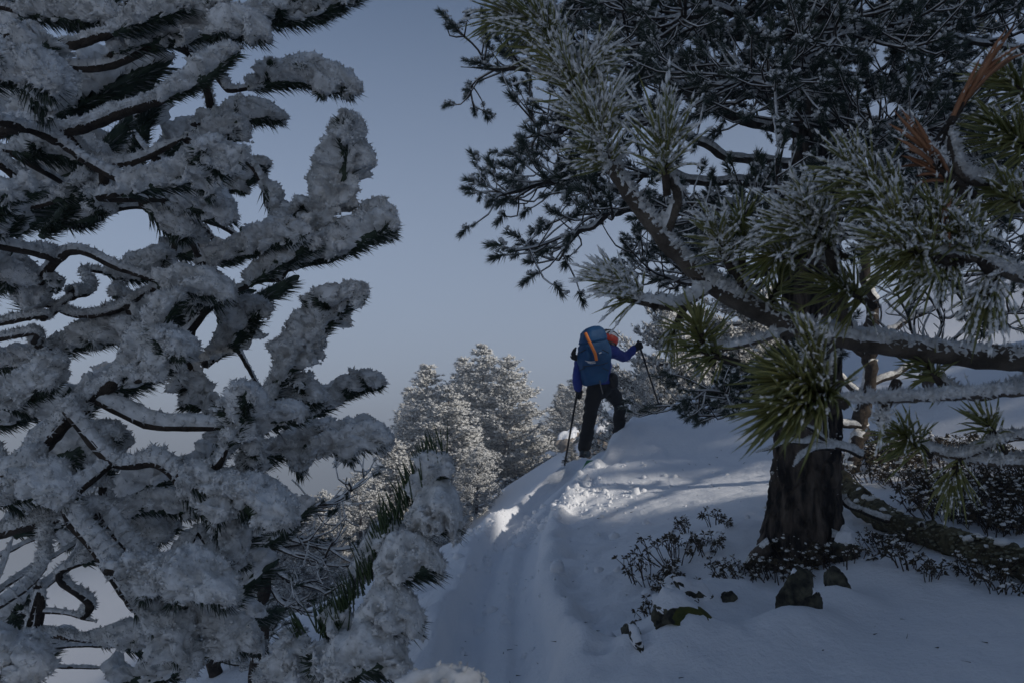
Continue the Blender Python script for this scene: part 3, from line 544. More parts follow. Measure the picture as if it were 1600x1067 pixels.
# ---------------------------------------------------------------- the big dark pine on the right
def tuft_mesh(name, seed, n=84, L=.046, snow=10, w=.0018, mats=None, A=.06):
    g = np.random.default_rng(seed); t = g.random(n) ** .9; th = g.random(n) * 6.283; ang = (1.2 - .8 * t) * g.uniform(.8, 1.1, n)
    rd = np.stack([np.zeros(n), np.cos(th), np.sin(th)], 1); dirs = np.stack([np.cos(ang), np.zeros(n), np.zeros(n)], 1) + rd * np.sin(ang)[:, None]
    bs = np.stack([A * t, np.zeros(n), np.zeros(n)], 1); m = MB()
    needles(m, bs, dirs, L * g.uniform(.8, 1.1, n), w, 0)
    ns = int(n * .5); j = g.integers(0, n, ns); needles(m, bs[j] + [0, 0, .002], dirs[j] + [0, 0, .12], L * g.uniform(.6, .95, ns), w * .9, 2)
    if snow:
        c = np.stack([A * g.uniform(0, 1.3, snow), g.normal(0, .014, snow), g.uniform(.004, .026, snow)], 1); blobs(m, c, g.uniform(.006, .014, snow), 1, .35, flat=.7)
    return m.mesh(name, mats or [M_NEEDLE_D, M_SNOW, M_NEEDLE_F])
TM = [tuft_mesh('needle_tuft', 500 + i, snow=[6, 10, 14, 3][i]) for i in range(4)]
def mesh_arrays(me):
    v = np.zeros(len(me.vertices) * 3, np.float32); me.vertices.foreach_get('co', v)
    f = np.zeros(len(me.loops), np.int32); me.loops.foreach_get('vertex_index', f); mi = np.zeros(len(me.polygons), np.int32); me.polygons.foreach_get('material_index', mi)
    return v.reshape(-1, 3), f.reshape(-1, 3), mi
def rot_to(x_dir, roll):
    x = unit(x_dir); z = np.array([0, 0, 1.]) - x * x[2]; z = z / max(np.linalg.norm(z), 1e-6) if np.linalg.norm(z) > .15 else unit(np.cross(x, [1, .2, 0])); y = np.cross(z, x)
    m = np.stack([x, y, z], 1); c, s = math.cos(roll), math.sin(roll); return m @ np.array([[1, 0, 0], [0, c, -s], [0, s, c]])
def scatter(mb, arrs, items):
    """merge many copies of tri meshes: items = (variant, loc, rotmat, scale)"""
    for k, (v, f, mi) in enumerate(arrs):
        it = [i for i in items if i[0] == k]
        if not it: continue
        Rm = np.array([i[2] * i[3] for i in it]); lc = np.array([i[1] for i in it])
        vv = np.einsum('nij,kj->nki', Rm, v) + lc[:, None]; ff = f[None] + (np.arange(len(it)) * len(v))[:, None, None]
        base = mb.n; mb.v.append(vv.reshape(-1, 3).astype(np.float32)); mb.n += vv.shape[0] * vv.shape[1]
        mb.t.append(ff.reshape(-1, 3) + base); mb.tm.append(np.tile(mi, len(it)))
def snowy_twig(m, p, r0, r1, k=4):
    n = len(p); r = np.linspace(r0, r1, n); tube(m, p, r, k, 0, cap=False)
    q = p + np.array([0, 0, 1.]) * (r * .75)[:, None]; tube(m, q, r * rng.uniform(.7, 1.05) + .0015, k, 1, cap=False)
def grow(limbs, seed, sec_step=.16, sec_len=(.35, .8), twigs=5, tw_len=(.12, .32), along=True, droop=.05, tuft_sc=(.8, 1.3), u0=.12):
    """branches on branches; returns twig paths and tuft placements"""
    g = np.random.default_rng(seed); tw = []; tf = []
    for p in limbs:
        p = curve(p, max(12, int(plen(p) / .08))); T = unit(np.gradient(p, axis=0)); L = plen(p); ns = max(3, int(L / sec_step))
        for s in range(ns):
            u = u0 + (1 - u0) * (s + g.random()) / ns; i = min(int(u * (len(p) - 1)), len(p) - 1)
            sd_ = unit(np.cross(T[i], [0, 0, 1.])) * (1 if s % 2 else -1); dr = unit(T[i] * g.uniform(.3, 1.) + sd_ * g.uniform(.4, 1.) + np.array([0, 0, g.uniform(-.35, .45)]))
            l2 = g.uniform(*sec_len) * (1.15 - .55 * u); a = p[i]; e = a + dr * l2 + np.array([0, 0, g.uniform(-droop, droop) + .10 * l2])
            q = curve([a, (a + e) / 2 + g.normal(0, .05, 3) * l2 * 2 + np.array([0, 0, -.06 * l2]), e], 7); tw.append((q, .011 * (1.3 - .6 * u), .005)); t2 = unit(np.gradient(q, axis=0))
            for t in range(twigs):
                v = g.uniform(.25, 1.); j = min(int(v * 6), 6); d3 = unit(t2[j] * .7 + g.normal(0, .55, 3) + np.array([0, 0, .25])); l3 = g.uniform(*tw_len)
                e3 = q[j] + d3 * l3 + np.array([0, 0, .05 * l3]); q3 = curve([q[j], (q[j] + e3) / 2 + g.normal(0, .02, 3) - np.array([0, 0, .12 * l3]), e3], 5); tw.append((q3, .005, .0028))
                tf.append((e3 - d3 * .03, d3, g.uniform(*tuft_sc)))
                if along and g.random() < .55: tf.append((q3[3], unit(d3 + g.normal(0, .6, 3)), g.uniform(.6, 1.)))
            tf.append((e - t2[-1] * .03, t2[-1], g.uniform(*tuft_sc)))
    return tw, tf
bp = G(1255, 872); bp[2] -= .08
big_pine = thing('old_pine', 'big dark old pine with thick furrowed trunk standing on the slope right of the skier', 'tree', bp)
D5 = 5.05
tr_px = [(1250, 905, 72), (1252, 860, 66), (1254, 800, 56), (1258, 720, 50), (1262, 640, 47), (1266, 520, 45), (1270, 400, 42), (1276, 250, 37), (1284, 100, 33), (1292, -80, 28), (1300, -300, 22), (1310, -600, 10)]
tp = curve([P(a, b, D5 + .1) for a, b, _ in tr_px], 260); tr = curve([(px(c, D5), 0, 0) for _, _, c in tr_px], 260)[:, 0]
T, N, B = frames(tp); kk = 120; ta = np.linspace(0, 2 * math.pi, kk, endpoint=False); dd = np.cos(ta)[None, :, None] * N[:, None] + np.sin(ta)[None, :, None] * B[:, None]
hgt = np.linspace(0, 1, 260)[:, None]
flare = 1 + .32 * np.exp(-hgt / .05) * (.35 + np.maximum(0, np.cos(ta * 3 + .8))[None])
vv = tp[:, None] + dd * (tr[:, None] * flare)[..., None]
sv = vv * np.array([19, 19, 5.5]); sv = sv + .3 * np.stack([noise(vv * 6, 40 + c) for c in range(3)], -1); plate = np.minimum(np.abs(noise(sv, 31)) * 1.8, .38) * .34 + np.abs(noise(sv * 2.6, 32)) * .10 + .07 * noise(vv * 3, 33)
vv = vv + dd * (tr[:, None] * (plate - .13))[..., None]
m = MB(); m.add(vv, quads=ring_faces(260, kk)); m.build('trunk', M_TRUNK, big_pine, bp)
g = np.random.default_rng(12); ia = g.integers(0, 120, 700); ib = g.integers(0, kk, 700); oks = noise(vv[ia, ib] * 5, 77) > .1; m = MB(); blobs(m, vv[ia, ib][oks] + dd[ia, ib][oks] * .004, g.lognormal(-5.3, .6, int(oks.sum())), 0, .5, flat=.6)
for q, (rx, ry) in enumerate(((1158, 893), (1352, 872))):
    e = G(rx, ry); a_ = P(1252, 868, D5 - .12); limb(big_pine, bp, [a_ * .55 + e * .45 + [0, 0, .10], a_ * .25 + e * .75 + [0, 0, .05], e - [0, 0, .03]], .06, .02, 480 + q, .12, .05, name='root', k=12, step=.02, bark=M_TRUNK)
tag(m.build('snow_flecks', M_FROST, big_pine, bp), kind='stuff')
TC = lambda y: P(np.interp(y, [-600, -300, -80, 100, 250, 400, 520, 640], [1310, 1300, 1292, 1284, 1276, 1270, 1266, 1262]), y, D5 + .1)
BL = [  # traced limbs: start height px, then (px, py, d)
    (60, [(1150, 60, 5.0), (1020, 40, 4.9), (930, 20, 4.8)]), (140, [(1150, 120, 4.8), (1040, 90, 4.6), (960, 60, 4.5)]), (220, [(1120, 170, 5.1), (1000, 110, 5.2), (860, 110, 5.2), (720, 105, 5.2)]),
    (300, [(1150, 290, 5.0), (1000, 270, 5.0), (880, 280, 5.0), (770, 310, 5.0)]), (330, [(1160, 330, 4.8), (1020, 320, 4.7), (930, 350, 4.6), (870, 375, 4.6)]), (260, [(1130, 240, 5.4), (1000, 190, 5.5), (900, 200, 5.5), (810, 220, 5.5)]),
    (-60, [(1150, -40, 4.9), (1000, -20, 4.8), (900, 10, 4.7)]), (-150, [(1100, -120, 5.2), (950, -60, 5.2), (800, -20, 5.2)]), (400, [(1180, 430, 5.2), (1090, 440, 5.3), (1010, 430, 5.3)]), (20, [(1380, 40, 4.8), (1500, 60, 4.6), (1640, 90, 4.5)]),
    (130, [(1380, 130, 4.8), (1500, 170, 4.7), (1640, 190, 4.6)]), (230, [(1380, 220, 4.7), (1500, 250, 4.6), (1660, 290, 4.5)]), (-80, [(1400, -60, 5.0), (1540, -20, 5.0), (1680, 20, 5.0)]), (310, [(1380, 310, 5.2), (1480, 350, 5.3), (1600, 400, 5.4)]),
    (90, [(1240, 100, 4.4), (1200, 120, 4.0), (1170, 130, 3.7)]), (0, [(1290, 10, 4.4), (1320, 40, 3.9), (1330, 60, 3.7)]), (180, [(1320, 190, 4.4), (1380, 210, 4.0), (1420, 220, 3.8)]), (300, [(1240, 310, 4.5), (1180, 330, 4.2), (1130, 345, 4.0)]),
    (60, [(1330, 60, 5.6), (1420, 50, 6.2), (1500, 60, 6.6)]), (160, [(1200, 150, 5.7), (1100, 140, 6.3), (1020, 150, 6.6)]), (-40, [(1220, -30, 5.7), (1120, 0, 6.2), (1050, 20, 6.5)]), (-30, [(1220, 0, 4.5), (1120, 20, 4.1), (1040, 30, 3.9)]),
    (260, [(1330, 270, 5.8), (1430, 290, 6.3), (1520, 330, 6.6)]), (360, [(1340, 370, 4.9), (1440, 420, 4.8), (1530, 470, 4.7)]), (350, [(1200, 370, 5.8), (1120, 380, 6.3), (1050, 390, 6.6)]), (560, [(1215, 590, 4.95), (1175, 610, 4.85), (1130, 618, 4.8)]),
    (-220, [(1200, -180, 4.6), (1080, -130, 4.3)]), (-220, [(1400, -180, 4.8), (1520, -120, 4.7)]), (-350, [(1250, -330, 4.5), (1180, -280, 4.2)]), (-350, [(1400, -320, 5.4), (1480, -270, 5.6)])]
for q, pts in enumerate(([(1345, 712, 4.75), (1290, 690, 4.7), (1235, 690, 4.6), (1182, 706, 4.55)], [(1290, 690, 4.7), (1270, 668, 4.6), (1250, 660, 4.55)], [(1300, 700, 4.7), (1262, 705, 4.6), (1240, 728, 4.55)], [(1288, 690, 4.7), (1292, 665, 4.65), (1280, 640, 4.6)])):
    limb(big_pine, bp, PP(pts), .016, .006, 460 + q, 1.6, .9, name='dead_twig', step=.015, wob=.5)
limbs = []
for y0, pts in BL:
    q = [TC(y0)] + [P(*c) for c in pts]; limbs.append(q); seed += 7
    limb(big_pine, bp, q, .034, .012, seed, .75, .12, k=8, step=.04, wob=.5)
SPARSE = [0, 1, 2, 3, 4, 5, 6, 7]
tw, tf = grow([q for i, q in enumerate(limbs) if i not in SPARSE], 77, sec_step=.10, twigs=7)
tw3, tf3 = grow([limbs[i] for i in SPARSE], 79, sec_step=.21, twigs=6, tuft_sc=(1.0, 1.6), u0=.42); tw += tw3; tf += tf3
tw2, tf2 = grow([limbs[25]], 78, sec_step=.06, sec_len=(.10, .22), twigs=6, tw_len=(.06, .14)); tw += tw2; tf += tf2
m = MB()
for q, a, b in tw: snowy_twig(m, q, a, b)
tag(m.build('twigs', [M_BARK, M_SNOW], big_pine, bp), kind='stuff')
def place_tufts(tree, org, tf, meshes, n_single, seed):
    g = np.random.default_rng(seed); loc = np.array([t[0] for t in tf]); rel_ = loc - CAM; dp = rel_ @ FW
    sx = rel_[:, 0] / np.maximum(dp, .1) * FPX + 800; sy = 533.5 - (rel_ @ UPV) / np.maximum(dp, .1) * FPX
    inside = (sx > 0) & (sx < 1600) & (sy > 0) & (sy < 1067)
    order = np.argsort(np.where(inside, dp, 1e6)); items = []
    for r, i in enumerate(order):
        k = int(g.integers(0, len(meshes))); Rm = rot_to(tf[i][1], g.normal(0, .35))
        if r < n_single: part('needle_tuft', meshes[k], tree, Vector(loc[i] - org), Matrix(Rm.tolist()).to_euler(), tf[i][2])
        else: items.append((k, loc[i], Rm, tf[i][2]))
    if items:
        m = MB(); scatter(m, [mesh_arrays(q) for q in meshes], items); o = tag(m.build('foliage', list(meshes[0].materials), tree, org), kind='stuff')
place_tufts(big_pine, bp, tf, TM, 290, 5)
print('old pine tufts', len(tf), 'twigs', len(tw))

# ---------------------------------------------------------------- frosted trees further off
def conifer_mesh(seed, H=9.0, W_=2.6, base=.06, levels=30, per=7, clump=.16, dens=1.0, lean=0.0):
    """crown of a rimed pine: boughs carrying many small frosted sprigs"""
    g = np.random.default_rng(seed); m = MB(); C = []; D = []; S = []
    for l in range(levels):
        u = (l + g.random()) / levels; z = H * (base + (1 - base) * u); wid = W_ * (1 - u) ** .75 * (.55 + .45 * sstep(0, .18, u)) * g.uniform(.75, 1.15) + .08
        for b in range(max(3, int(per * (1 - .5 * u)))):
            az = g.random() * 6.283; L = wid * g.uniform(.7, 1.1); dr = np.array([math.cos(az), math.sin(az), g.uniform(-.15, .35) + .4 * u])
            p = curve([[lean * z, 0, z], np.array([lean * z, 0, z]) + dr * L * .5 - [0, 0, .10 * L], np.array([lean * z, 0, z]) + dr * L + [0, 0, .06 * L]], 5)
            tube(m, p, np.linspace(.035, .012, 5) * (1 - .5 * u), 4, 0, cap=False); tube(m, p + [0, 0, .02], np.linspace(.025, .012, 5), 4, 1, cap=False)
            nc = int((5 + 16 * L / clump * .16) * dens); t = g.random(nc) ** .6; ix = np.minimum((t * 4).astype(int), 3)
            c = p[ix] + (p[ix + 1] - p[ix]) * (t * 4 - ix)[:, None] + g.normal(0, clump * .75, (nc, 3)) * np.array([1, 1, .6]) * (.4 + .6 * t)[:, None]
            C.append(c); D.append(np.tile(dr, (nc, 1)) + g.normal(0, .5, (nc, 3)) + [0, 0, .35]); S.append(np.full(nc, clump) * g.uniform(.6, 1.2, nc))
    C = np.vstack(C); D = unit(np.vstack(D)); S = np.concatenate(S); n = len(C)
    for k in range(3):
        needles(m, C - D * S[:, None] * .3, D + g.normal(0, .55, (n, 3)), S * g.uniform(.7, 1.2, n), S * .10, 2)
    for k in range(9):
        needles(m, C - D * S[:, None] * .1 + [0, 0, .012], D + g.normal(0, .6, (n, 3)) + [0, 0, .2], S * g.uniform(.6, 1.1, n), S * .11, 1)
    blobs(m, C + D * S[:, None] * .2 + np.array([0, 0, .25]) * S[:, None], S * g.uniform(.10, .26, n), 1, .45)
    return m
M_FAR_D = mat('far_needle', (0.045, 0.05, 0.045), 0.8, (0.09, 0.095, 0.09), 3.0)
CM = []
for q, kw in enumerate((dict(H=9, W_=2.5, per=11, levels=36, dens=1.3), dict(H=9, W_=3.0, base=.02, per=12, levels=34, dens=1.2), dict(H=9, W_=1.8, per=10, levels=36, dens=1.5), dict(H=9, W_=3.6, base=.06, lean=.01, per=12, levels=30, dens=1.1))):
    CM.append(conifer_mesh(900 + q, **kw).mesh('crown', [M_BARK, M_FROST, M_FAR_D]))
m = MB(); zz = np.linspace(-.6, 8.4, 30); tube(m, np.stack([.05 * np.sin(zz), .04 * np.cos(zz * .8), zz], 1), np.linspace(.20, .02, 30), 10, 0, .15, 4, 9); TRM = m.mesh('trunk', [M_TRUNK])
def far_tree(name, label, x, y, d, top, k, group, wid=1.0, rot=None):
    """tree whose foot is seen at (x, y), d metres off, with its tip at pixel row top"""
    f = P(x, y, d); f[2] = min(f[2], gz(f[0], f[1])) if True else f[2]; H = P(x, top, d)[2] - f[2]; s = H / 9.0
    t = thing(name, label, 'tree', f, group); t.rotation_euler = (0, 0, rot if rot is not None else rng.uniform(0, 6.28)); t.scale = (s * wid, s * wid, s)
    part('trunk', TRM, t); part('crown', CM[k], t); return t
GP = 'frosted pines beyond the ridge'
FT = [('tall pointed frosted pine, highest tip of the sunlit group left of the skier', 752, 790, 40, 536, 0, 1.0), ('broad frosted pine on the group\'s right flank with bare snowy lower boughs', 792, 775, 39, 556, 1, 1.05),
      ('slim frosted pine tip just left of the highest tip in the group', 722, 800, 42, 558, 2, 1.0), ('frosted pine with a separate narrow tip in the left half of the group', 664, 830, 41, 570, 2, 1.1), ('dense bright frosted pine in front at the middle of the sunlit group', 700, 850, 33, 606, 0, 1.1),
      ('bright rimed pine at the left end of the sunlit group', 640, 850, 34, 640, 1, .9), ('small grey pine tip at the far left edge of the sunlit group', 636, 830, 46, 606, 2, .9), ('low frosted pine beneath the left pine\'s lowest long plume', 610, 900, 30, 690, 1, 1.0),
      ('low rimed pine half hidden behind the bowed young pine', 560, 920, 28, 740, 3, .9), ('short rimed pine behind the bare dark twigs at the lower left', 500, 950, 27, 770, 1, .9), ('shadowy rimed pine low behind the left pine\'s big plumes', 440, 970, 27, 800, 0, 1.0),
      ('low bushy rimed pine above the ridge line, right of the bowed young pine', 745, 850, 26, 700, 3, .8), ('small bushy frosted pine under the group\'s bare lower boughs', 690, 870, 24, 735, 3, .75),
      ('narrow frosted pine standing alone beside the two boulders, left of the skier', 878, 692, 42, 600, 2, 1.1), ('frosted pine directly behind the skier\'s lowered arm', 905, 690, 36, 575, 0, .9), ('tiny frosted sapling beside the downhill ski pole tip', 893, 722, 24, 690, 2, 1.2)]
for lb, x, y, d, top, k, wd in FT: far_tree('frosted_pine', lb, x, y, d, top, k, GP if 'alone' not in lb and 'skier\'s' not in lb and 'tiny' not in lb else None, wd * 1.55)
# bushy pines right behind the skier
m = conifer_mesh(950, H=4.2, W_=2.6, base=.0, levels=26, per=11, clump=.105, dens=1.9); BUSH = m.mesh('crown', [M_BARK, M_FROST, M_FAR_D])
for lb, x, top, d, wd in (('wide bushy frosted pine close behind the skier\'s raised pole', 1050, 478, 17.5, .85), ('frosted bushy pine higher on the ridge, behind the green needle tufts', 1165, 440, 19, 1.0), ('low frosted bush between the skier\'s legs and the raised pole', 1012, 575, 16.5, .32)):
    f = P(x, 640, d); f[2] = gz(f[0], f[1]) - .1; sc = (P(x, top, d)[2] - f[2]) / 4.2; t = thing('bushy_pine', lb, 'tree', f); t.scale = (wd, wd, sc); part('crown', BUSH, t); part('trunk', TRM, t, scale=(.5, .5, .35))
# unseen pines added uphill, right of the view, to shade the near slope
for x, y, s, k in ((10, 9.9, .75, 1), (9.6, 5.0, .75, 1), (8.6, 2.6, .85, 3), (9.2, -0.2, .95, 1), (12.5, 11.2, .9, 0), (12.5, 1.2, 1.1, 1), (9, -2.8, .9, 1), (11.2, 12.6, .8, 3), (10.5, 13.2, .8, 1)):
    y -= 4.0
    t = thing('frosted_pine', 'unseen frosted pine added right of the view to shade the slope', 'tree', (x, y, gz(x, y) - .2), 'unseen shade pines right of the view'); t.scale = (s,) * 3; t.rotation_euler = (0, 0, x * 3); part('trunk', TRM, t); part('crown', CM[k], t)

# ---------------------------------------------------------------- boulders and stones
def rock(name, label, cat, c, size, seed, m_=None, snow=0.0, rot=0.0, cuts=4, group=None, moss=None):
    g = np.random.default_rng(seed); v, f = ICO2_V.copy(), ICO2_F.copy()
    for _ in range(2):
        e = {}; vs = list(v); nf = []
        def mid(a, b):
            k = (min(a, b), max(a, b))
            if k not in e: e[k] = len(vs); vs.append(unit((vs[a] + vs[b]) / 2))
            return e[k]
        for a, b, d in f:
            ab, bd, da = mid(a, b), mid(b, d), mid(d, a); nf += [(a, ab, da), (b, bd, ab), (d, da, bd), (ab, bd, da)]
        v, f = np.array(vs), np.array(nf)
    for nrm in rand_dirs(cuts, g):
        h = g.uniform(.45, .8); q = v @ nrm; v = v - nrm * np.maximum(q - h, 0)[:, None] * .9
    v = v * (1 + .34 * noise(v * 1.5 + seed, seed) + .17 * noise(v * 3.4 + seed, seed + 1) - .12 * np.abs(noise(v * 7, seed + 2)) + .04 * noise(v * 16, seed))[:, None]
    c_, s_ = math.cos(rot), math.sin(rot); Rm = np.array([[c_, 0, s_], [0, 1, 0], [-s_, 0, c_]])
    w = (v * np.array(size)) @ Rm.T; m = MB(); m.add(w, tris=f); o = m.build(name, m_ or M_ROCK); o.location = c; tag(o, label, cat, group)
    if snow > 0:
        nrm = unit(w / np.array(size) ** 2); t = np.maximum(0, nrm[:, 2] + .28 * noise(w * 1.1 / max(size), seed + 3) + .14 * noise(w * 3.5 / max(size), seed + 4) - (1 - snow))
        ww = w + np.array([0, 0, 1.]) * (min(size) * .5 * np.minimum(t * 1.8, .5) - .012 * (t <= 0))[:, None]; kf = f[(t[f] > 0).any(1)]
        m = MB(); m.add(ww * 1.004, tris=kf); tag(m.build('snow_cap', M_GROUND, o), kind='stuff')
    if moss:
        nrm = unit(w / np.array(size) ** 2); t = nrm @ unit(np.array(moss)) + .5 * noise(w * 14, seed + 4) - .55; kf = f[(t[f] > 0).all(1)]; m = MB(); m.add(w + nrm * (.002 + .010 * np.clip(t * 3, 0, 1) * (1 + noise(w * 90, 3)))[:, None], tris=kf); m.build('moss_patch', M_MOSS, o)
    return o
def stone(label, x, y, w, h, seed, sink=.25, **k):
    sink = min(.62, sink + .28); h = h * 1.05; w = w * 1.05
    g = G(x, y); d = float((g - CAM) @ FW); sz = (px(w, d) / 2, px(w, d) / 2 * .9, px(h, d) / 2); g[2] += sz[2] * (1 - 2 * sink)
    return rock('stone', label, 'stone', g, sz, seed, **k)
stone('dark mossy stone with a snow cap, lowest stone right of the ski track', 1056, 1042, 92, 60, 41, .2, snow=.3, moss=(1, -.8, .1))
stone('dark slab edge slanting behind the mossy snow-capped stone', 1085, 992, 90, 40, 42, .3, snow=.35, rot=.5)
stone('flat mossy stone just above the lower alpenrose', 1063, 950, 66, 52, 43, .05, snow=.25, moss=(0, -1, .3))
stone('upright pointed grey-brown stone standing in the snow below the old pine', 1243, 1000, 50, 84, 44, .1, rot=.28, snow=.1)
stone('blunt square stone right of the upright pointed stone', 1306, 946, 54, 66, 45, .15, rot=-.1, cuts=10)
stone('small rough stone leaning on the foot of the upright pointed stone', 1274, 1000, 36, 44, 61, .05, rot=-.4, snow=.2)
stone('small dark stone poking through snow between the two stone clusters', 1142, 985, 26, 26, 46, .3, snow=.2)
g_ = G(990, 1046); rock('stone', 'thin dark rock rim cracking through the snow at the bottom, left of the mossy stone', 'stone', g_ - np.array([0, 0, .012]), (.045, .24, .05), 47, snow=.25, cuts=3)
stone('dark stone tucked against the right foot of the old pine', 1330, 884, 60, 60, 48, .1, snow=.4)
f_ = P(933, 700, 24); f_[2] = max(gz(f_[0], f_[1]), P(938, 706, 24)[2]); rock('boulder', 'tan angular boulder with a flat snowy top behind the skier\'s boot', 'boulder', f_ + np.array([0, 0, .32]), (.62, .6, .6), 51, M_BOULDER, snow=.6, rot=.25, cuts=12)
f_ = P(884, 695, 28); f_[2] = max(gz(f_[0], f_[1]), P(884, 700, 28)[2]); rock('boulder', 'tan egg-shaped boulder leaning on the slope beside the lone frosted pine', 'boulder', f_ + np.array([0, 0, .22]), (.62, .5, .34), 52, M_BOULDER, snow=.35, rot=-.75, cuts=5)

# ---------------------------------------------------------------- alpenrose shrubs
def shrub_meshes(seed, n=20, Rr=.17, H=.17, snow=.5):
    g = np.random.default_rng(seed); ms, ml, mn = MB(), MB(), MB()
    for k in range(n):
        a = g.random() * 6.283; b = np.array([math.cos(a), math.sin(a), 0]) * Rr * .6 * g.random() ** .5; dr = unit(np.array([math.cos(a) * .8, math.sin(a) * .8, g.uniform(.5, 1.3)]) + g.normal(0, .2, 3)); L = H * g.uniform(.6, 1.2)
        p = curve([b - [0, 0, .03], b + dr * L * .5 + g.normal(0, .012, 3), b + dr * L + [0, 0, .02]], 6); tube(ms, p, np.linspace(.004, .002, 6), 4, 0, cap=False)
        for tip, ax in ((p[-1], dr), (p[3], unit(dr + g.normal(0, .6, 3)))):
            if ax is not dr: q = curve([tip, tip + ax * L * .35], 3); tube(ms, q, .0022, 4, 0, cap=False); tip = q[-1]
            nl = 9; d = unit(ax * g.uniform(.1, 1.1, (nl, 1)) + rand_dirs(nl, g) * .9); sd_ = unit(np.cross(d, rand_dirs(nl, g))); l = g.uniform(.022, .04, nl)[:, None]; w = l * .17; c0 = tip + d * .002
            v = np.stack([c0, c0 + d * l * .5 + sd_ * w, c0 + d * l, c0 + d * l * .5 - sd_ * w], 1) + np.stack([np.zeros((nl, 3)), np.tile([0, 0, .002], (nl, 1)), np.tile([0, 0, -.004], (nl, 1)), np.tile([0, 0, .002], (nl, 1))], 1)
            ml.add(v, quads=np.arange(nl * 4).reshape(-1, 4))
            if g.random() < snow * .6: c = tip + ax * .006 + g.normal(0, .008, (3, 3)) * [1, 1, .3] + [0, 0, .010]; blobs(mn, c, g.uniform(.004, .015, 3), 0, .45, tv=ICO_V, tf=ICO_F, flat=.55)
    return ms.mesh('stems', [M_STEM]), ml.mesh('leaves', [M_LEAF], smooth=False), mn.mesh('snow_dusting', [M_FROST])
SHM = [shrub_meshes(600, 22, .2, .15, .35), shrub_meshes(601, 16, .16, .14, .6), shrub_meshes(602, 26, .24, .12, .8), shrub_meshes(603, 9, .08, .10, .4)]
SH = [('dark alpenrose clump at the left end of the upper shrub patch beside the ski track', 1012, 915, 0, 1.0), ('tallest alpenrose clump in the middle of the upper shrub patch', 1058, 890, 0, 1.15), ('alpenrose at the right end of the upper shrub patch', 1105, 880, 1, .9), ('sparse alpenrose sprig along the lower edge of the upper shrub patch', 1040, 920, 3, 1.0),
      ('thin dark alpenrose strip above the upper shrub patch, on the drift edge', 1075, 838, 3, 1.0), ('flat alpenrose sprig on the drift edge near the old pine trunk', 1118, 830, 3, 1.1), ('snow-dusted alpenrose over the flat mossy stone', 1062, 972, 1, .85), ('low alpenrose left of the flat mossy stone', 1020, 968, 3, 1.0),
      ('alpenrose twigs trailing left from the foot of the old pine', 1160, 905, 2, .9), ('snow-dusted alpenrose in front of the old pine trunk foot', 1215, 900, 2, 1.0), ('dense alpenrose right in front of the trunk foot, above the upright stone', 1265, 890, 2, 1.0), ('alpenrose between the trunk and the blunt square stone', 1320, 895, 2, .9),
      ('lone alpenrose sprig in open snow right of the blunt stone', 1420, 910, 3, 1.1), ('lone alpenrose sprig in open snow below the fallen log', 1450, 925, 3, .9), ('alpenrose under the fallen log near the right edge', 1535, 915, 1, .9), ('alpenrose at the right edge under the log end', 1570, 938, 1, .9), ('alpenrose against the middle of the fallen log', 1390, 872, 2, .85), ('tiny sprig beside the mound left of the old pine', 1135, 858, 3, .5)]
for q, (lb, x, y, k, s) in enumerate(SH):
    g = G(x, y); t = thing('alpenrose_shrub', lb, 'shrub', g - np.array([0, 0, .01]), 'alpenrose shrubs poking through the snow'); t.rotation_euler = (0, 0, q * 1.7); t.scale = (s,) * 3
    for nm, me in zip(('stems', 'leaves', 'snow_dusting'), SHM[k]): tag(part(nm, me, t), kind='stuff')
m = MB(); its = []; arr = []
for k in range(3):
    for me in SHM[k][:3]: pass
und = [MB(), MB(), MB()]; g = np.random.default_rng(66)
pts_u = []
for q in range(66):
    x, y = g.uniform(1330, 1640), g.uniform(690, 850)
    if y > 760 + (x - 1330) * .32: continue
    pts_u.append(G(x, y))
for w_ in range(3):
    me = [SHM[k][w_] for k in range(3)]; its = []
    gg = np.random.default_rng(67)
    for c in pts_u:
        k = int(gg.integers(0, 3)); a = gg.random() * 6.28; its.append((k, c, np.array([[math.cos(a), -math.sin(a), 0], [math.sin(a), math.cos(a), 0], [0, 0, 1.]]), gg.uniform(.8, 1.4)))
    for k in range(3):
        o_ = me[k]; v = np.zeros(len(o_.vertices) * 3, np.float32); o_.vertices.foreach_get('co', v); v = v.reshape(-1, 3)
        lt = np.zeros(len(o_.polygons), np.int32); o_.polygons.foreach_get('loop_total', lt); li = np.zeros(len(o_.loops), np.int32); o_.loops.foreach_get('vertex_index', li)
        nq = int(lt[0]); F = li.reshape(-1, nq)
        for (kk_, c, Rm, sc) in its:
            if kk_ == k: und[w_].add(v @ (Rm * sc).T + c, **({'quads': F} if nq == 4 else {'tris': F}), m=w_)
allu = MB()
for u in und: allu.v += u.v; allu.t += [t + allu.n for t in u.t]; allu.q += [t + allu.n for t in u.q]; allu.tm += u.tm; allu.qm += u.qm; allu.n += u.n
tag(allu.build('undergrowth', [M_STEM, M_LEAF, M_FROST]), 'snow-dusted dwarf shrubs covering the slope right of the old pine', 'undergrowth', kind='stuff')

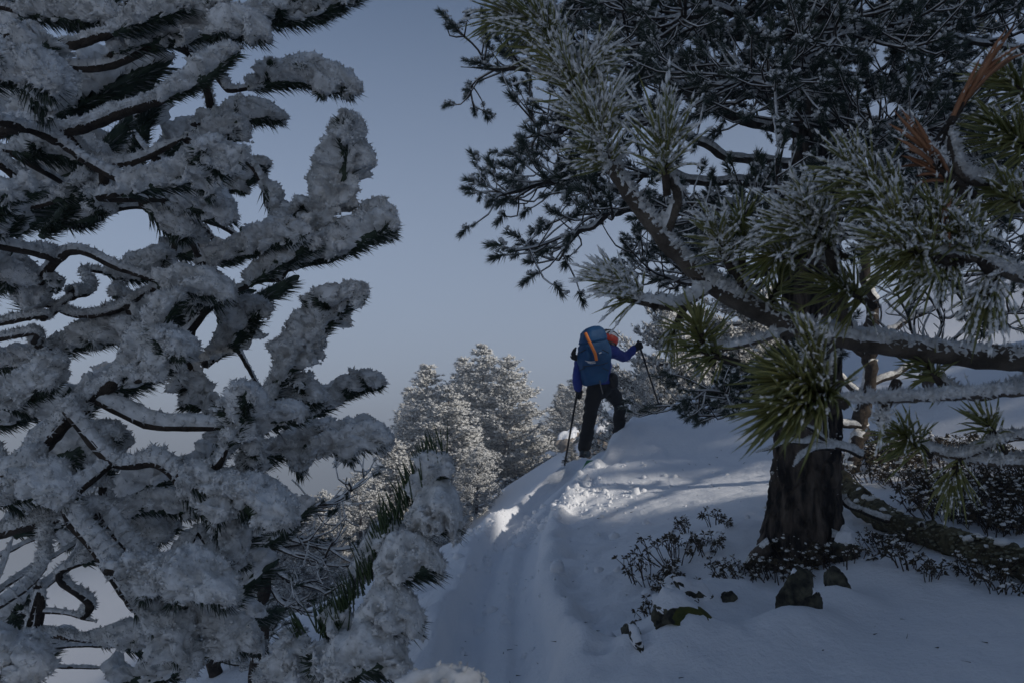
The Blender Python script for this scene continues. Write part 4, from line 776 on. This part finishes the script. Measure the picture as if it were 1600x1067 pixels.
# ---------------------------------------------------------------- fallen log, thin trunk, bare twigs
lg = curve([G(1312, 800) + [0, .05, .22], G(1380, 830) + [0, 0, .10], G(1480, 868) + [0, 0, .06], G(1600, 905) + [0, 0, .06], G(1700, 960) + [0, 0, .03]], 90); lo = lg[0].copy()
log = thing('fallen_log', 'lichen-crusted fallen log sloping down from the old pine to the right edge', 'log', lo); m = MB(); tube(m, lg, np.linspace(.085, .075, 90), 24, 0, .38, 16, 91); m.build('log_body', M_LOG, log, lo)
g = np.random.default_rng(9); i = g.integers(2, 88, 900); Tl, Nl, Bl = frames(lg); an_ = g.uniform(-1.9, 1.9, 900); c = lg[i] + (np.cos(an_)[:, None] * Nl[i] + np.sin(an_)[:, None] * Bl[i]) * .088; m = MB(); blobs(m, c, g.uniform(.006, .02, 900), 0, .5, flat=.6)
tag(m.build('lichen', mat('lichen', (.16, .15, .09), .95, (.25, .24, .17), 20.), log, lo), kind='stuff'); m = MB(); c = c[::3] + [0, 0, .004]; c = c[(c[:, 2] > lg[i[::3], 2] + .05) & (noise(c * 7, 3) > 0)]; blobs(m, c, g.lognormal(-4.3, .6, len(c)), 0, .5, tv=ICO_V, tf=ICO_F, flat=.6); tag(m.build('snow_dusting', M_FROST, log, lo), kind='stuff')
for q, (a, b) in enumerate((((1345, 815), (1322, 772)), ((1345, 812), (1372, 790)), ((1420, 840), (1440, 815)))):
    p0 = lg[np.abs(lg[:, 0] - G(*a)[0]).argmin()]; d = float((p0 - CAM) @ FW); limb(log, lo, [p0, P(b[0], b[1] + 14, d), P(*b, d)], .022, .010, 950 + q, 1.2, .8, name='snag')
f_ = G(1326, 745); thin = thing('thin_pine', 'thin dark leaning trunk rising behind the old pine into its branches', 'tree', f_); d = float((f_ - CAM) @ FW)
limb(thin, f_, [f_ - [0, 0, .05], P(1340, 690, d), P(1356, 600, d), P(1360, 500, d), P(1350, 380, d), P(1380, 250, d)], px(13, d), px(7, d), 970, .35, .1, name='trunk', k=12, step=.05)
for q, pts in enumerate(([(1352, 625), (1320, 595), (1290, 570)], [(1356, 600), (1400, 585), (1440, 560)], [(1345, 665), (1310, 660), (1280, 640)], [(1358, 540), (1420, 500), (1470, 480)], [(1358, 560), (1300, 520), (1250, 500)])):
    limb(thin, f_, PP(pts, d), px(6, d), px(3, d), 980 + q, .8, .2, step=.03)
def bare(name, label, cat, base, limbs, seed, sec_step, sec_len, twigs, tw_len, tufts=0, meshes=None, trunk=None, tuft_sc=(.8, 1.2)):
    t = thing(name, label, cat, base); L = []
    for q, pts in enumerate(limbs): L.append(PP(pts)); limb(t, base, L[-1], .014, .006, seed + q, .7, .1, k=7, step=.03, wob=.35)
    if trunk is not None: limb(t, base, np.vstack([base[None], PP(trunk)]), .05, .03, seed + 50, .25, .1, name='trunk', k=12, step=.05)
    tw, tf = grow(L, seed, sec_step, sec_len, twigs, tw_len, tuft_sc=tuft_sc); m = MB()
    for q, a, b in tw: snowy_twig(m, q, a * .75, b)
    tag(m.build('twigs', [M_BARK, M_SNOW], t, base), kind='stuff')
    if tufts: g = np.random.default_rng(seed); place_tufts(t, base, [tf[i] for i in g.permutation(len(tf))[:tufts]], meshes, 250, seed)
    return t
d = 4.6; f_ = P(405, 985, d); f_[2] = gz(f_[0], f_[1]) - .05
bare('twiggy_pine', 'half-bare young pine with dark curling twigs between the left pine and the bowed one', 'tree', f_, [[(415, 880, d), (450, 905, d), (500, 925, d), (535, 945, d)], [(420, 850, d), (470, 868, d), (530, 885, d), (590, 868, d)], [(425, 830, d), (470, 845, d), (520, 858, d), (580, 850, d)], [(430, 800, d), (480, 800, d), (530, 778, d), (575, 745, d)], [(410, 900, d), (440, 940, d), (470, 950, d)], [(425, 815, d), (400, 790, d), (380, 770, d)]],
     1200, .10, (.14, .36), 4, (.10, .25), 46, TM, [(408, 930, d), (418, 870, d), (432, 800, d)], (.5, .8))
d = 5.4; f_ = P(338, 1075, d); f_[2] = gz(f_[0], f_[1]) - .05
SM = [tuft_mesh('needle_tuft', 700 + i, snow=20, n=44) for i in range(3)]
bare('small_pine', 'small dark pine with snow-balled tufts low at the bottom left', 'tree', f_, [[(340, 1010, d), (390, 1000, d), (430, 985, d)], [(340, 980, d), (380, 960, d), (420, 935, d)], [(338, 1020, d), (300, 1010, d), (260, 1000, d)], [(340, 1030, d), (370, 1040, d), (400, 1040, d)], [(345, 950, d), (370, 925, d), (390, 900, d)], [(340, 990, 5.0), (360, 980, 4.8), (385, 985, 4.6)]], 1300, .09, (.12, .3), 4, (.08, .18), 240, SM, [(338, 1000, d), (345, 930, d)], (.7, 1.1))
d = 5.8; f_ = G(1450, 600)
bare('bare_shrub', 'leafless shrub of curving dark twigs against bright snow at the right', 'shrub', f_, [[(1440, 560, d), (1420, 500, d), (1400, 455, d)], [(1450, 560, d), (1470, 500, d), (1440, 450, d)], [(1455, 560, d), (1500, 520, d), (1555, 470, d)], [(1450, 565, d), (1510, 540, d), (1560, 510, d)], [(1440, 565, d), (1400, 530, d), (1370, 500, d)]], 1400, .12, (.15, .4), 3, (.1, .25), 0, None, [(1448, 570, d)])

# ---------------------------------------------------------------- the skier
sk0 = P(913, 712, 10.45)
person = thing('person', 'ski tourer in blue jacket, black trousers and red helmet climbing the ridge', 'person', sk0)
def M_(name, c, r=.7, **k): return mat(name, c, r, **k)
MK_J = M_('jacket_blue', (.010, .028, .21), .6, bump=.5, bscale=30, bdist=.01); MK_T = M_('trouser_black', (.007, .007, .008), .8, bump=.5, bscale=25, bdist=.01); MK_G = M_('glove_black', (.006, .006, .007), .7)
MK_P = M_('pack_blue', (.004, .055, .15), .65, bump=.5, bscale=22, bdist=.012); MK_O = M_('strap_orange', (.62, .17, .03), .6); MK_W = M_('white_plastic', (.62, .62, .62), .45); MK_R = M_('helmet_red', (.52, .045, .02), .4); MK_S = M_('skin', (.45, .27, .19), .6)
MK_K = M_('black_plastic', (.01, .01, .011), .5); MK_GR = M_('ski_green', (.02, .20, .05), .4); MK_B = M_('boot_teal', (.012, .022, .03), .5); MK_Y = M_('grey_web', (.12, .12, .12), .8)
def blob_mesh(name, parts, m_, parent, voxel, org=sk0, smooth=4, noise_amp=0.0):
    """one continuous surface grown over tapered limbs"""
    m = MB()
    for pts, rad in parts:
        p = curve(pts, 14 if len(pts) > 1 else 2) if len(pts) > 1 else np.array(pts * 2); r = np.interp(np.linspace(0, 1, len(p)), np.linspace(0, 1, len(rad)), rad)
        if len(pts) > 1: tube(m, p, r, 16, 0)
        for e in ((0, -1) if len(pts) > 1 else (0,)): m.add(ICO2_V * r[e] + p[e], tris=ICO2_F)
    me = m.mesh(name, m_, org); o = bpy.data.objects.new(name, me); COL.objects.link(o)
    q = o.modifiers.new('r', 'REMESH'); q.mode = 'VOXEL'; q.voxel_size = voxel; q.use_smooth_shade = True
    s_ = o.modifiers.new('s', 'SMOOTH'); s_.iterations = smooth; s_.factor = .5
    dg = bpy.context.evaluated_depsgraph_get(); me2 = bpy.data.meshes.new_from_object(o.evaluated_get(dg)); bpy.data.objects.remove(o); me2.name = name
    if noise_amp:
        v = np.zeros(len(me2.vertices) * 3, np.float32); me2.vertices.foreach_get('co', v); v = v.reshape(-1, 3); nn = np.zeros(len(v) * 3, np.float32); me2.vertices.foreach_get('normal', nn)
        v += nn.reshape(-1, 3) * ((noise(v * np.array([9, 9, 18.]), 7) + .5 * noise(v * 26, 8)) * noise_amp)[:, None]; me2.vertices.foreach_set('co', v.ravel())
    me2.materials.clear(); me2.materials.append(m_); me2.polygons.foreach_set('use_smooth', np.ones(len(me2.polygons), bool))
    return part(name, me2, parent)
hd = P(950.5, 532, 10.62); nk = P(944, 546, 10.56); ch = P(936, 562, 10.48); wa = P(936, 585, 10.46); pv = P(938, 600, 10.48)
shR, elR, haR = P(956, 549, 10.62), P(976, 557, 10.80), P(996, 542, 10.90); shL, elL, haL = P(911, 560, 10.34), P(902, 588, 10.22), P(904, 611, 10.32)
hpL, knL, anL = P(930, 604, 10.42), P(921, 653, 10.30), P(913, 702, 10.45); hpR, knR, anR = P(948, 604, 10.58), P(967, 633, 10.95), P(966, 684, 11.05)
fw_ = unit(P(960, 690, 12.0) - P(913, 712, 10.45)); fw_[2] *= .6
face = unit(np.array([.75, .55, .05]))
sd_h = unit(np.cross([0, 0, 1.], face))
body = blob_mesh('body', [([hd + [0, 0, .015]], [.098]), ([hd + face * .03 - [0, 0, .045]], [.072]), ([hd + face * .098 - [0, 0, .01], hd + face * .112 - [0, 0, .03]], [.012, .017]), ([hd + face * .07 + [0, 0, -.075]], [.035]), ([hd + face * .088 + [0, 0, -.052] - sd_h * .02, hd + face * .088 + [0, 0, -.052] + sd_h * .02], [.012, .012]),
                          ([hd + sd_h * .098 - [0, 0, .02]], [.022]), ([hd - sd_h * .098 - [0, 0, .02]], [.022]), ([hd - [0, 0, .05], nk, ch], [.06, .06, .08]), ([ch, wa, pv], [.13, .12, .12]), ([shR, elR, haR], [.045, .038, .03]), ([shL, elL, haL], [.045, .038, .03]), ([hpL, knL, anL], [.07, .05, .04]), ([hpR, knR, anR], [.07, .05, .04])], MK_S, person, .012, smooth=3)
blob_mesh('jacket', [([nk + [0, 0, -.01], ch, wa, pv + [0, 0, .02]], [.085, .175, .155, .155]), ([nk, shR, elR, haR + (elR - haR) * .25], [.09, .088, .068, .056]), ([nk, shL, elL, haL + (elL - haL) * .25], [.09, .085, .066, .056]), ([nk + [0, 0, .03]], [.075])], MK_J, person, .014, noise_amp=.012)
blob_mesh('trousers', [([pv + [0, 0, .03], pv - [0, 0, .05]], [.15, .155]), ([hpL, knL, anL + [0, 0, .03]], [.115, .085, .082]), ([hpR, knR, anR + [0, 0, .03]], [.115, .085, .082])], MK_T, person, .014, noise_amp=.012)
for an, q in ((anL, 0), (anR, 1)):
    blob_mesh('boot', [([an + [0, 0, .06], an - [0, 0, .05]], [.062, .06]), ([an - [0, 0, .055] - fw_ * .05, an - [0, 0, .06] + fw_ * .13, an - [0, 0, .065] + fw_ * .19], [.05, .05, .04])], MK_B, person, .010)
blob_mesh('hip_pouch', [([P(957, 590, 10.42), P(958, 600, 10.44)], [.075, .07])], MK_K, person, .012)
def glove(h, grip_dir, el):
    a = unit(el - h); gd = unit(grip_dir); f0 = unit(np.cross(gd, a)); parts = [([h + a * .09, h + a * .03, h], [.046, .048, .042])]
    for k in range(4):
        c = h - a * .035 + gd * (.033 - .022 * k); parts.append(([c + f0 * .030 + a * .03, c + f0 * .036 - a * .012, c + f0 * .006 - a * .038, c - f0 * .028 - a * .022], [.0135, .0135, .0125, .011 - .001 * k]))
    parts.append(([h + gd * .03 + a * .01, h + gd * .055 - a * .02, h + gd * .048 - a * .045 - f0 * .015], [.017, .015, .012]))
    return blob_mesh('glove', parts, MK_G, person, .0075, smooth=2)
poleL = (P(903, 606, 10.30), P(882, 727, 10.22)); poleR = (P(998, 536, 10.90), P(1031, 637, 11.3))
gR = ray_ground(1031, 637, 8, 20); poleR = (poleR[0], np.array([gR[0], gR[1], gz(gR[0], gR[1]) - .03])) if 9 < gR[1] < 14 else poleR
glove(haL, poleL[0] - poleL[1], elL); glove(haR, poleR[0] - poleR[1], elR)
# helmet: red shell with white and dark ribs over the crown
hm = MB(); nu, nv = 40, 18; fx = unit(np.array([face[0], face[1], 0])); fy = np.cross([0, 0, 1.], fx); tilt = .28; fx, fz = fx * math.cos(tilt) - np.array([0, 0, 1.]) * math.sin(tilt), np.array([0, 0, 1.]) * math.cos(tilt) + fx * math.sin(tilt)
hc = hd + [0, 0, .012]; uu = np.linspace(0, 2 * math.pi, nu, endpoint=False)
def hpt(u, v, r): return hc + (fx * (math.cos(u) * 1.17) + fy * math.sin(u)) * math.cos(v) * r + fz * math.sin(v) * r * 1.02
for j in range(nv - 1):
    for i in range(nu):
        v0_, v1_ = -.42 + (math.pi / 2 + .42) * j / (nv - 1), -.42 + (math.pi / 2 + .42) * (j + 1) / (nv - 1); u0, u1 = uu[i], uu[(i + 1) % nu] if i + 1 < nu else 2 * math.pi
        hm.add([hpt(u0, v0_, .122), hpt(u1, v0_, .122), hpt(u1, v1_, .122), hpt(u0, v1_, .122)], quads=[[0, 1, 2, 3]], m=0)
        hm.add([hpt(u0, v0_, .110), hpt(u1, v0_, .110), hpt(u1, v1_, .110), hpt(u0, v1_, .110)], quads=[[3, 2, 1, 0]], m=0)
helmet = hm.build('helmet', MK_R, person, sk0)
cm_ = MB()
for j in range(12):
    for i in range(nu):
        v0_, v1_ = .30 + (math.pi / 2 - .30) * j / 12, .30 + (math.pi / 2 - .30) * (j + 1) / 12; u0, u1 = uu[i], uu[(i + 1) % nu] if i + 1 < nu else 2 * math.pi
        cm_.add([hpt(u0, v0_, .126), hpt(u1, v0_, .126), hpt(u1, v1_, .126), hpt(u0, v1_, .126)], quads=[[0, 1, 2, 3]])
cm_.build('crown_panel', MK_W, helmet, sk0)
for k in range(5):
    m = MB(); off = (k - 2) * .042; ang = np.linspace(-.55, math.pi * .86, 22)
    p = np.array([hc + fy * off + (fx * math.cos(a) * 1.17 + fz * math.sin(a) * 1.02) * math.sqrt(max(.128 ** 2 - off * off, 1e-4)) for a in ang]); p = p[int(6 + abs(k - 2)):]
    tube(m, p, .010, 6, 0); m.build('rib', MK_K, helmet, sk0)
# backpack
def pk(x, y, dep): return P(x, y, dep)
bk0 = P(930, 598, 10.2); pack = thing('backpack', 'big blue touring pack with orange strap on the skier\'s back', 'backpack', bk0)
ax_px = [(931, 600), (931, 596), (930, 585), (929, 570), (928, 552), (927, 538), (926.5, 532)]; wd_px = [15, 20, 23, 25.5, 26, 23.5, 17]
def loft(ax, wd, dep, hd_, nm, mt, par, amp=.10):
    p = np.array([P(x, y, dep) for x, y in ax]); p = curve(p, 40); w = np.interp(np.linspace(0, 1, 40), np.linspace(0, 1, len(wd)), wd) / FPX * dep; th = np.linspace(0, 2 * math.pi, 40, endpoint=False)
    e = .62; cx = np.sign(np.cos(th)) * np.abs(np.cos(th)) ** e; cy = np.sign(np.sin(th)) * np.abs(np.sin(th)) ** e; rr_ = .12 * (1 - np.linspace(0, 1, 40)) 
    lat = unit(np.array([1.0, .38, .24])); dpv = unit(np.cross([0, 0, 1.], lat)); v = p[:, None] + lat * (cx[None] * w[:, None])[..., None] + dpv * (cy[None] * (w * hd_)[:, None])[..., None]
    v = v + unit(v - p[:, None]) * (amp * w.mean() * (noise(v * 8, 5) + .6 * noise(v * 20, 6)))[..., None]
    m = MB(); m.add(v, quads=ring_faces(40, 40)); 
    for e_, sg in ((0, -1), (39, 1)): c = v[e_].mean(0); m.add(np.vstack([v[e_], c[None]]), tris=[(j, (j + 1) % 40, 40) if sg > 0 else ((j + 1) % 40, j, 40) for j in range(40)])
    return m.build(nm, mt, par, bk0)
PD = 10.20
loft(ax_px, wd_px, PD, .66, 'pack_body', MK_P, pack); loft([(926, 536), (926, 533), (926, 526), (926, 518), (926, 512), (926, 510)], [19, 22.5, 22, 19, 12, 4], PD - .02, .72, 'lid', MK_P, pack)
def on_pack(x, y, lift=.0): return P(x, y, PD - .185 - lift)
m = MB(); sp = curve([on_pack(914.5, 520, -.02), on_pack(919, 530, .0), on_pack(925, 542), on_pack(930, 553, .005), on_pack(932, 563)], 30); T, N, B = frames(sp); tube(m, sp, .020, 10, 0, squash=.5); m.build('orange_strap', MK_O, pack, bk0)
for side_ in (-1, 1):
    for yy in (548, 576):
        xx = 928 + side_ * 17; m = MB(); tube(m, curve([on_pack(xx - side_ * 4, yy - 2, -.012), on_pack(xx, yy, -.03), on_pack(xx + side_ * 6, yy + 3, -.08)], 8), .008, 5, 0, squash=.6); m.build('compression_strap', MK_K, pack, bk0)
m = MB(); tube(m, curve([on_pack(905 + 4 * 1, 573, -.07), on_pack(915, 572, -.012), on_pack(928, 571, .0), on_pack(941, 569, -.012), on_pack(950, 566, -.07)], 16), .005, 5, 0); m.build('seam', MK_K, pack, bk0)
m = MB(); a = [on_pack(914, 563.2, .012), on_pack(921, 565.2, .014), on_pack(930, 564.6, .012)]; tube(m, curve(a, 12), np.concatenate([np.linspace(.002, .011, 6), np.linspace(.011, .004, 6)]), 6, 0, squash=.6); tube(m, curve([on_pack(918, 566, .012), on_pack(924, 567.6, .012), on_pack(931, 566.4, .012)], 10), .004, 5, 0); m.build('logo', MK_W, pack, bk0)
m = MB(); tube(m, curve([on_pack(936, 552, .004), on_pack(940, 550, .004)], 5), .009, 6, 0); m.build('buckle', MK_W, pack, bk0)
m = MB(); tube(m, curve([on_pack(937, 594, -.02), on_pack(939, 604, -.03), on_pack(942, 615, -.02)], 10), .007, 5, 0); m.build('hanging_strap', MK_Y, pack, bk0)
m = MB()
for q in range(6): tube(m, curve([P(900 - .3 * q, 543 + 2.6 * q, PD), P(895 - (q % 3), 549 + 2 * q, PD - .05), P(901, 556 + 1.4 * q, PD - .02)], 8), .012, 5, 0)
tube(m, curve([P(891, 557, PD), P(902, 558, PD)], 5), .012, 6, 0); m.build('side_pocket', MK_K, pack, bk0)
m = MB(); tube(m, curve([P(945, 534, PD), shR + [0, .02, .09], shR + [0, .12, .03]], 10), .022, 6, 0, squash=.5); tube(m, curve([P(912, 540, PD), shL + [0, .02, .09], shL + [0, .12, .02]], 10), .022, 6, 0, squash=.5); tube(m, curve([P(906, 592, PD + .05), wa + [0, .17, -.06], P(956, 592, PD + .15)], 14), .022, 6, 0); m.build('harness', MK_K, pack, bk0)
for (a, b), lb, strap in ((poleL, 'black ski pole in the skier\'s lowered left hand', 1), (poleR, 'black ski pole in the skier\'s raised right hand', 0)):
    t = thing('ski_pole', lb, 'ski pole', b, 'ski poles of the tourer'); dr = unit(a - b); m = MB(); tube(m, curve([b, a], 12), np.linspace(.012, .015, 12), 8, 0); m.build('shaft', MK_K, t, b)
    m = MB(); tube(m, curve([a - dr * .10, a - dr * .05, a + dr * .035], 8), np.array([.014, .016, .017, .015, .016, .017, .02, .016]), 8, 0); m.build('grip', MK_K, t, b)
    m = MB(); tube(m, curve([b + dr * .055, b + dr * .065, b + dr * .085], 6), np.array([.05, .052, .045, .03, .016, .010]), 14, 0, squash=1.); m.build('basket', MK_K, t, b)
    if strap: s0 = a - dr * .02; m = MB(); tube(m, curve([s0, s0 + [.035, -.03, -.02], s0 + [.05, -.03, -.09], s0 + [.025, -.02, -.11], s0 - dr * .07], 16), .005, 5, 0); m.build('wrist_strap', MK_K, t, b)
for an, lb, back_ in ((anL, 'green-edged ski under the skier\'s lower left boot', .5), (anR, 'green-edged ski under the skier\'s upper right boot', .62)):
    f2 = np.array([fw_[0], fw_[1], 0]) / np.hypot(fw_[0], fw_[1]); pts = []
    for s_ in np.linspace(-back_, 1.05, 24): q = an + f2 * s_; pts.append([q[0], q[1], max(an[2] - .085 + .33 * s_ * .8, -9)])
    pts = np.array(pts); gz_ = ground_h(pts[:, 0], pts[:, 1]); sl_ = np.polyfit(np.linspace(-back_, 1.05, 24), gz_, 1); base_ = an[2] - .215; pts[:, 2] = base_ + sl_[0] * np.linspace(-back_, 1.05, 24); pts[-4:, 2] += np.array([.01, .03, .06, .10])
    ss_ = np.linspace(-back_, 1.05, 24); pts[:, 2] = np.minimum(pts[:, 2], ground_h(pts[:, 0], pts[:, 1]) + .05 - .14 * sstep(.22, .5, ss_)); t = thing('ski', lb, 'ski', pts[8], 'skis of the tourer'); m = MB(); sdv = np.cross([0, 0, 1.], f2); wv = np.concatenate([np.linspace(.045, .05, 3), np.linspace(.05, .042, 9), np.linspace(.042, .056, 9), [.05, .035, .012]])
    v = np.stack([pts + sdv * wv[:, None], pts - sdv * wv[:, None], pts - sdv * wv[:, None] + [0, 0, .022], pts + sdv * wv[:, None] + [0, 0, .022]], 1); m.add(v, quads=np.vstack([ring_faces(24, 4), [[0, 1, 2, 3]], [[95, 94, 93, 92]]])); m.build('ski_body', MK_GR, t, pts[8], smooth=False)
    m = MB(); bq = an - [0, 0, .085]; tube(m, [bq - f2 * .14, bq + f2 * .16], .035, 8, 0, squash=.5); m.build('binding', MK_K, t, pts[8])
print('tris', sum(sum(len(p.vertices) - 2 for p in me.polygons) if False else len(me.loops) - 2 * len(me.polygons) for me in bpy.data.meshes))

# ---------------------------------------------------------------- thin mist over the whole place
mh = bpy.data.materials.new('mist'); mh.use_nodes = True; t_ = mh.node_tree; t_.nodes.clear(); pv_ = t_.nodes.new('ShaderNodeVolumePrincipled'); ov_ = t_.nodes.new('ShaderNodeOutputMaterial')
pv_.inputs['Color'].default_value = (.82, .90, 1.0, 1); pv_.inputs['Density'].default_value = HAZE; pv_.inputs['Anisotropy'].default_value = 0.0; t_.links.new(pv_.outputs[0], ov_.inputs['Volume'])
m = MB(); zlo, zhi = float(GZ.min()) - 1.0, 23.0
bx = np.array([[x, y, z] for z in (zlo, zhi) for x, y in ((-1510, -310), (1510, -310), (1510, 2010), (-1510, 2010))], float)
m.add(bx, quads=[[3, 2, 1, 0], [4, 5, 6, 7], [0, 1, 5, 4], [1, 2, 6, 5], [2, 3, 7, 6], [3, 0, 4, 7]]); tag(m.build('haze', mh, smooth=False), kind='stuff')
print('ground z', GZ.min(), GZ.max())
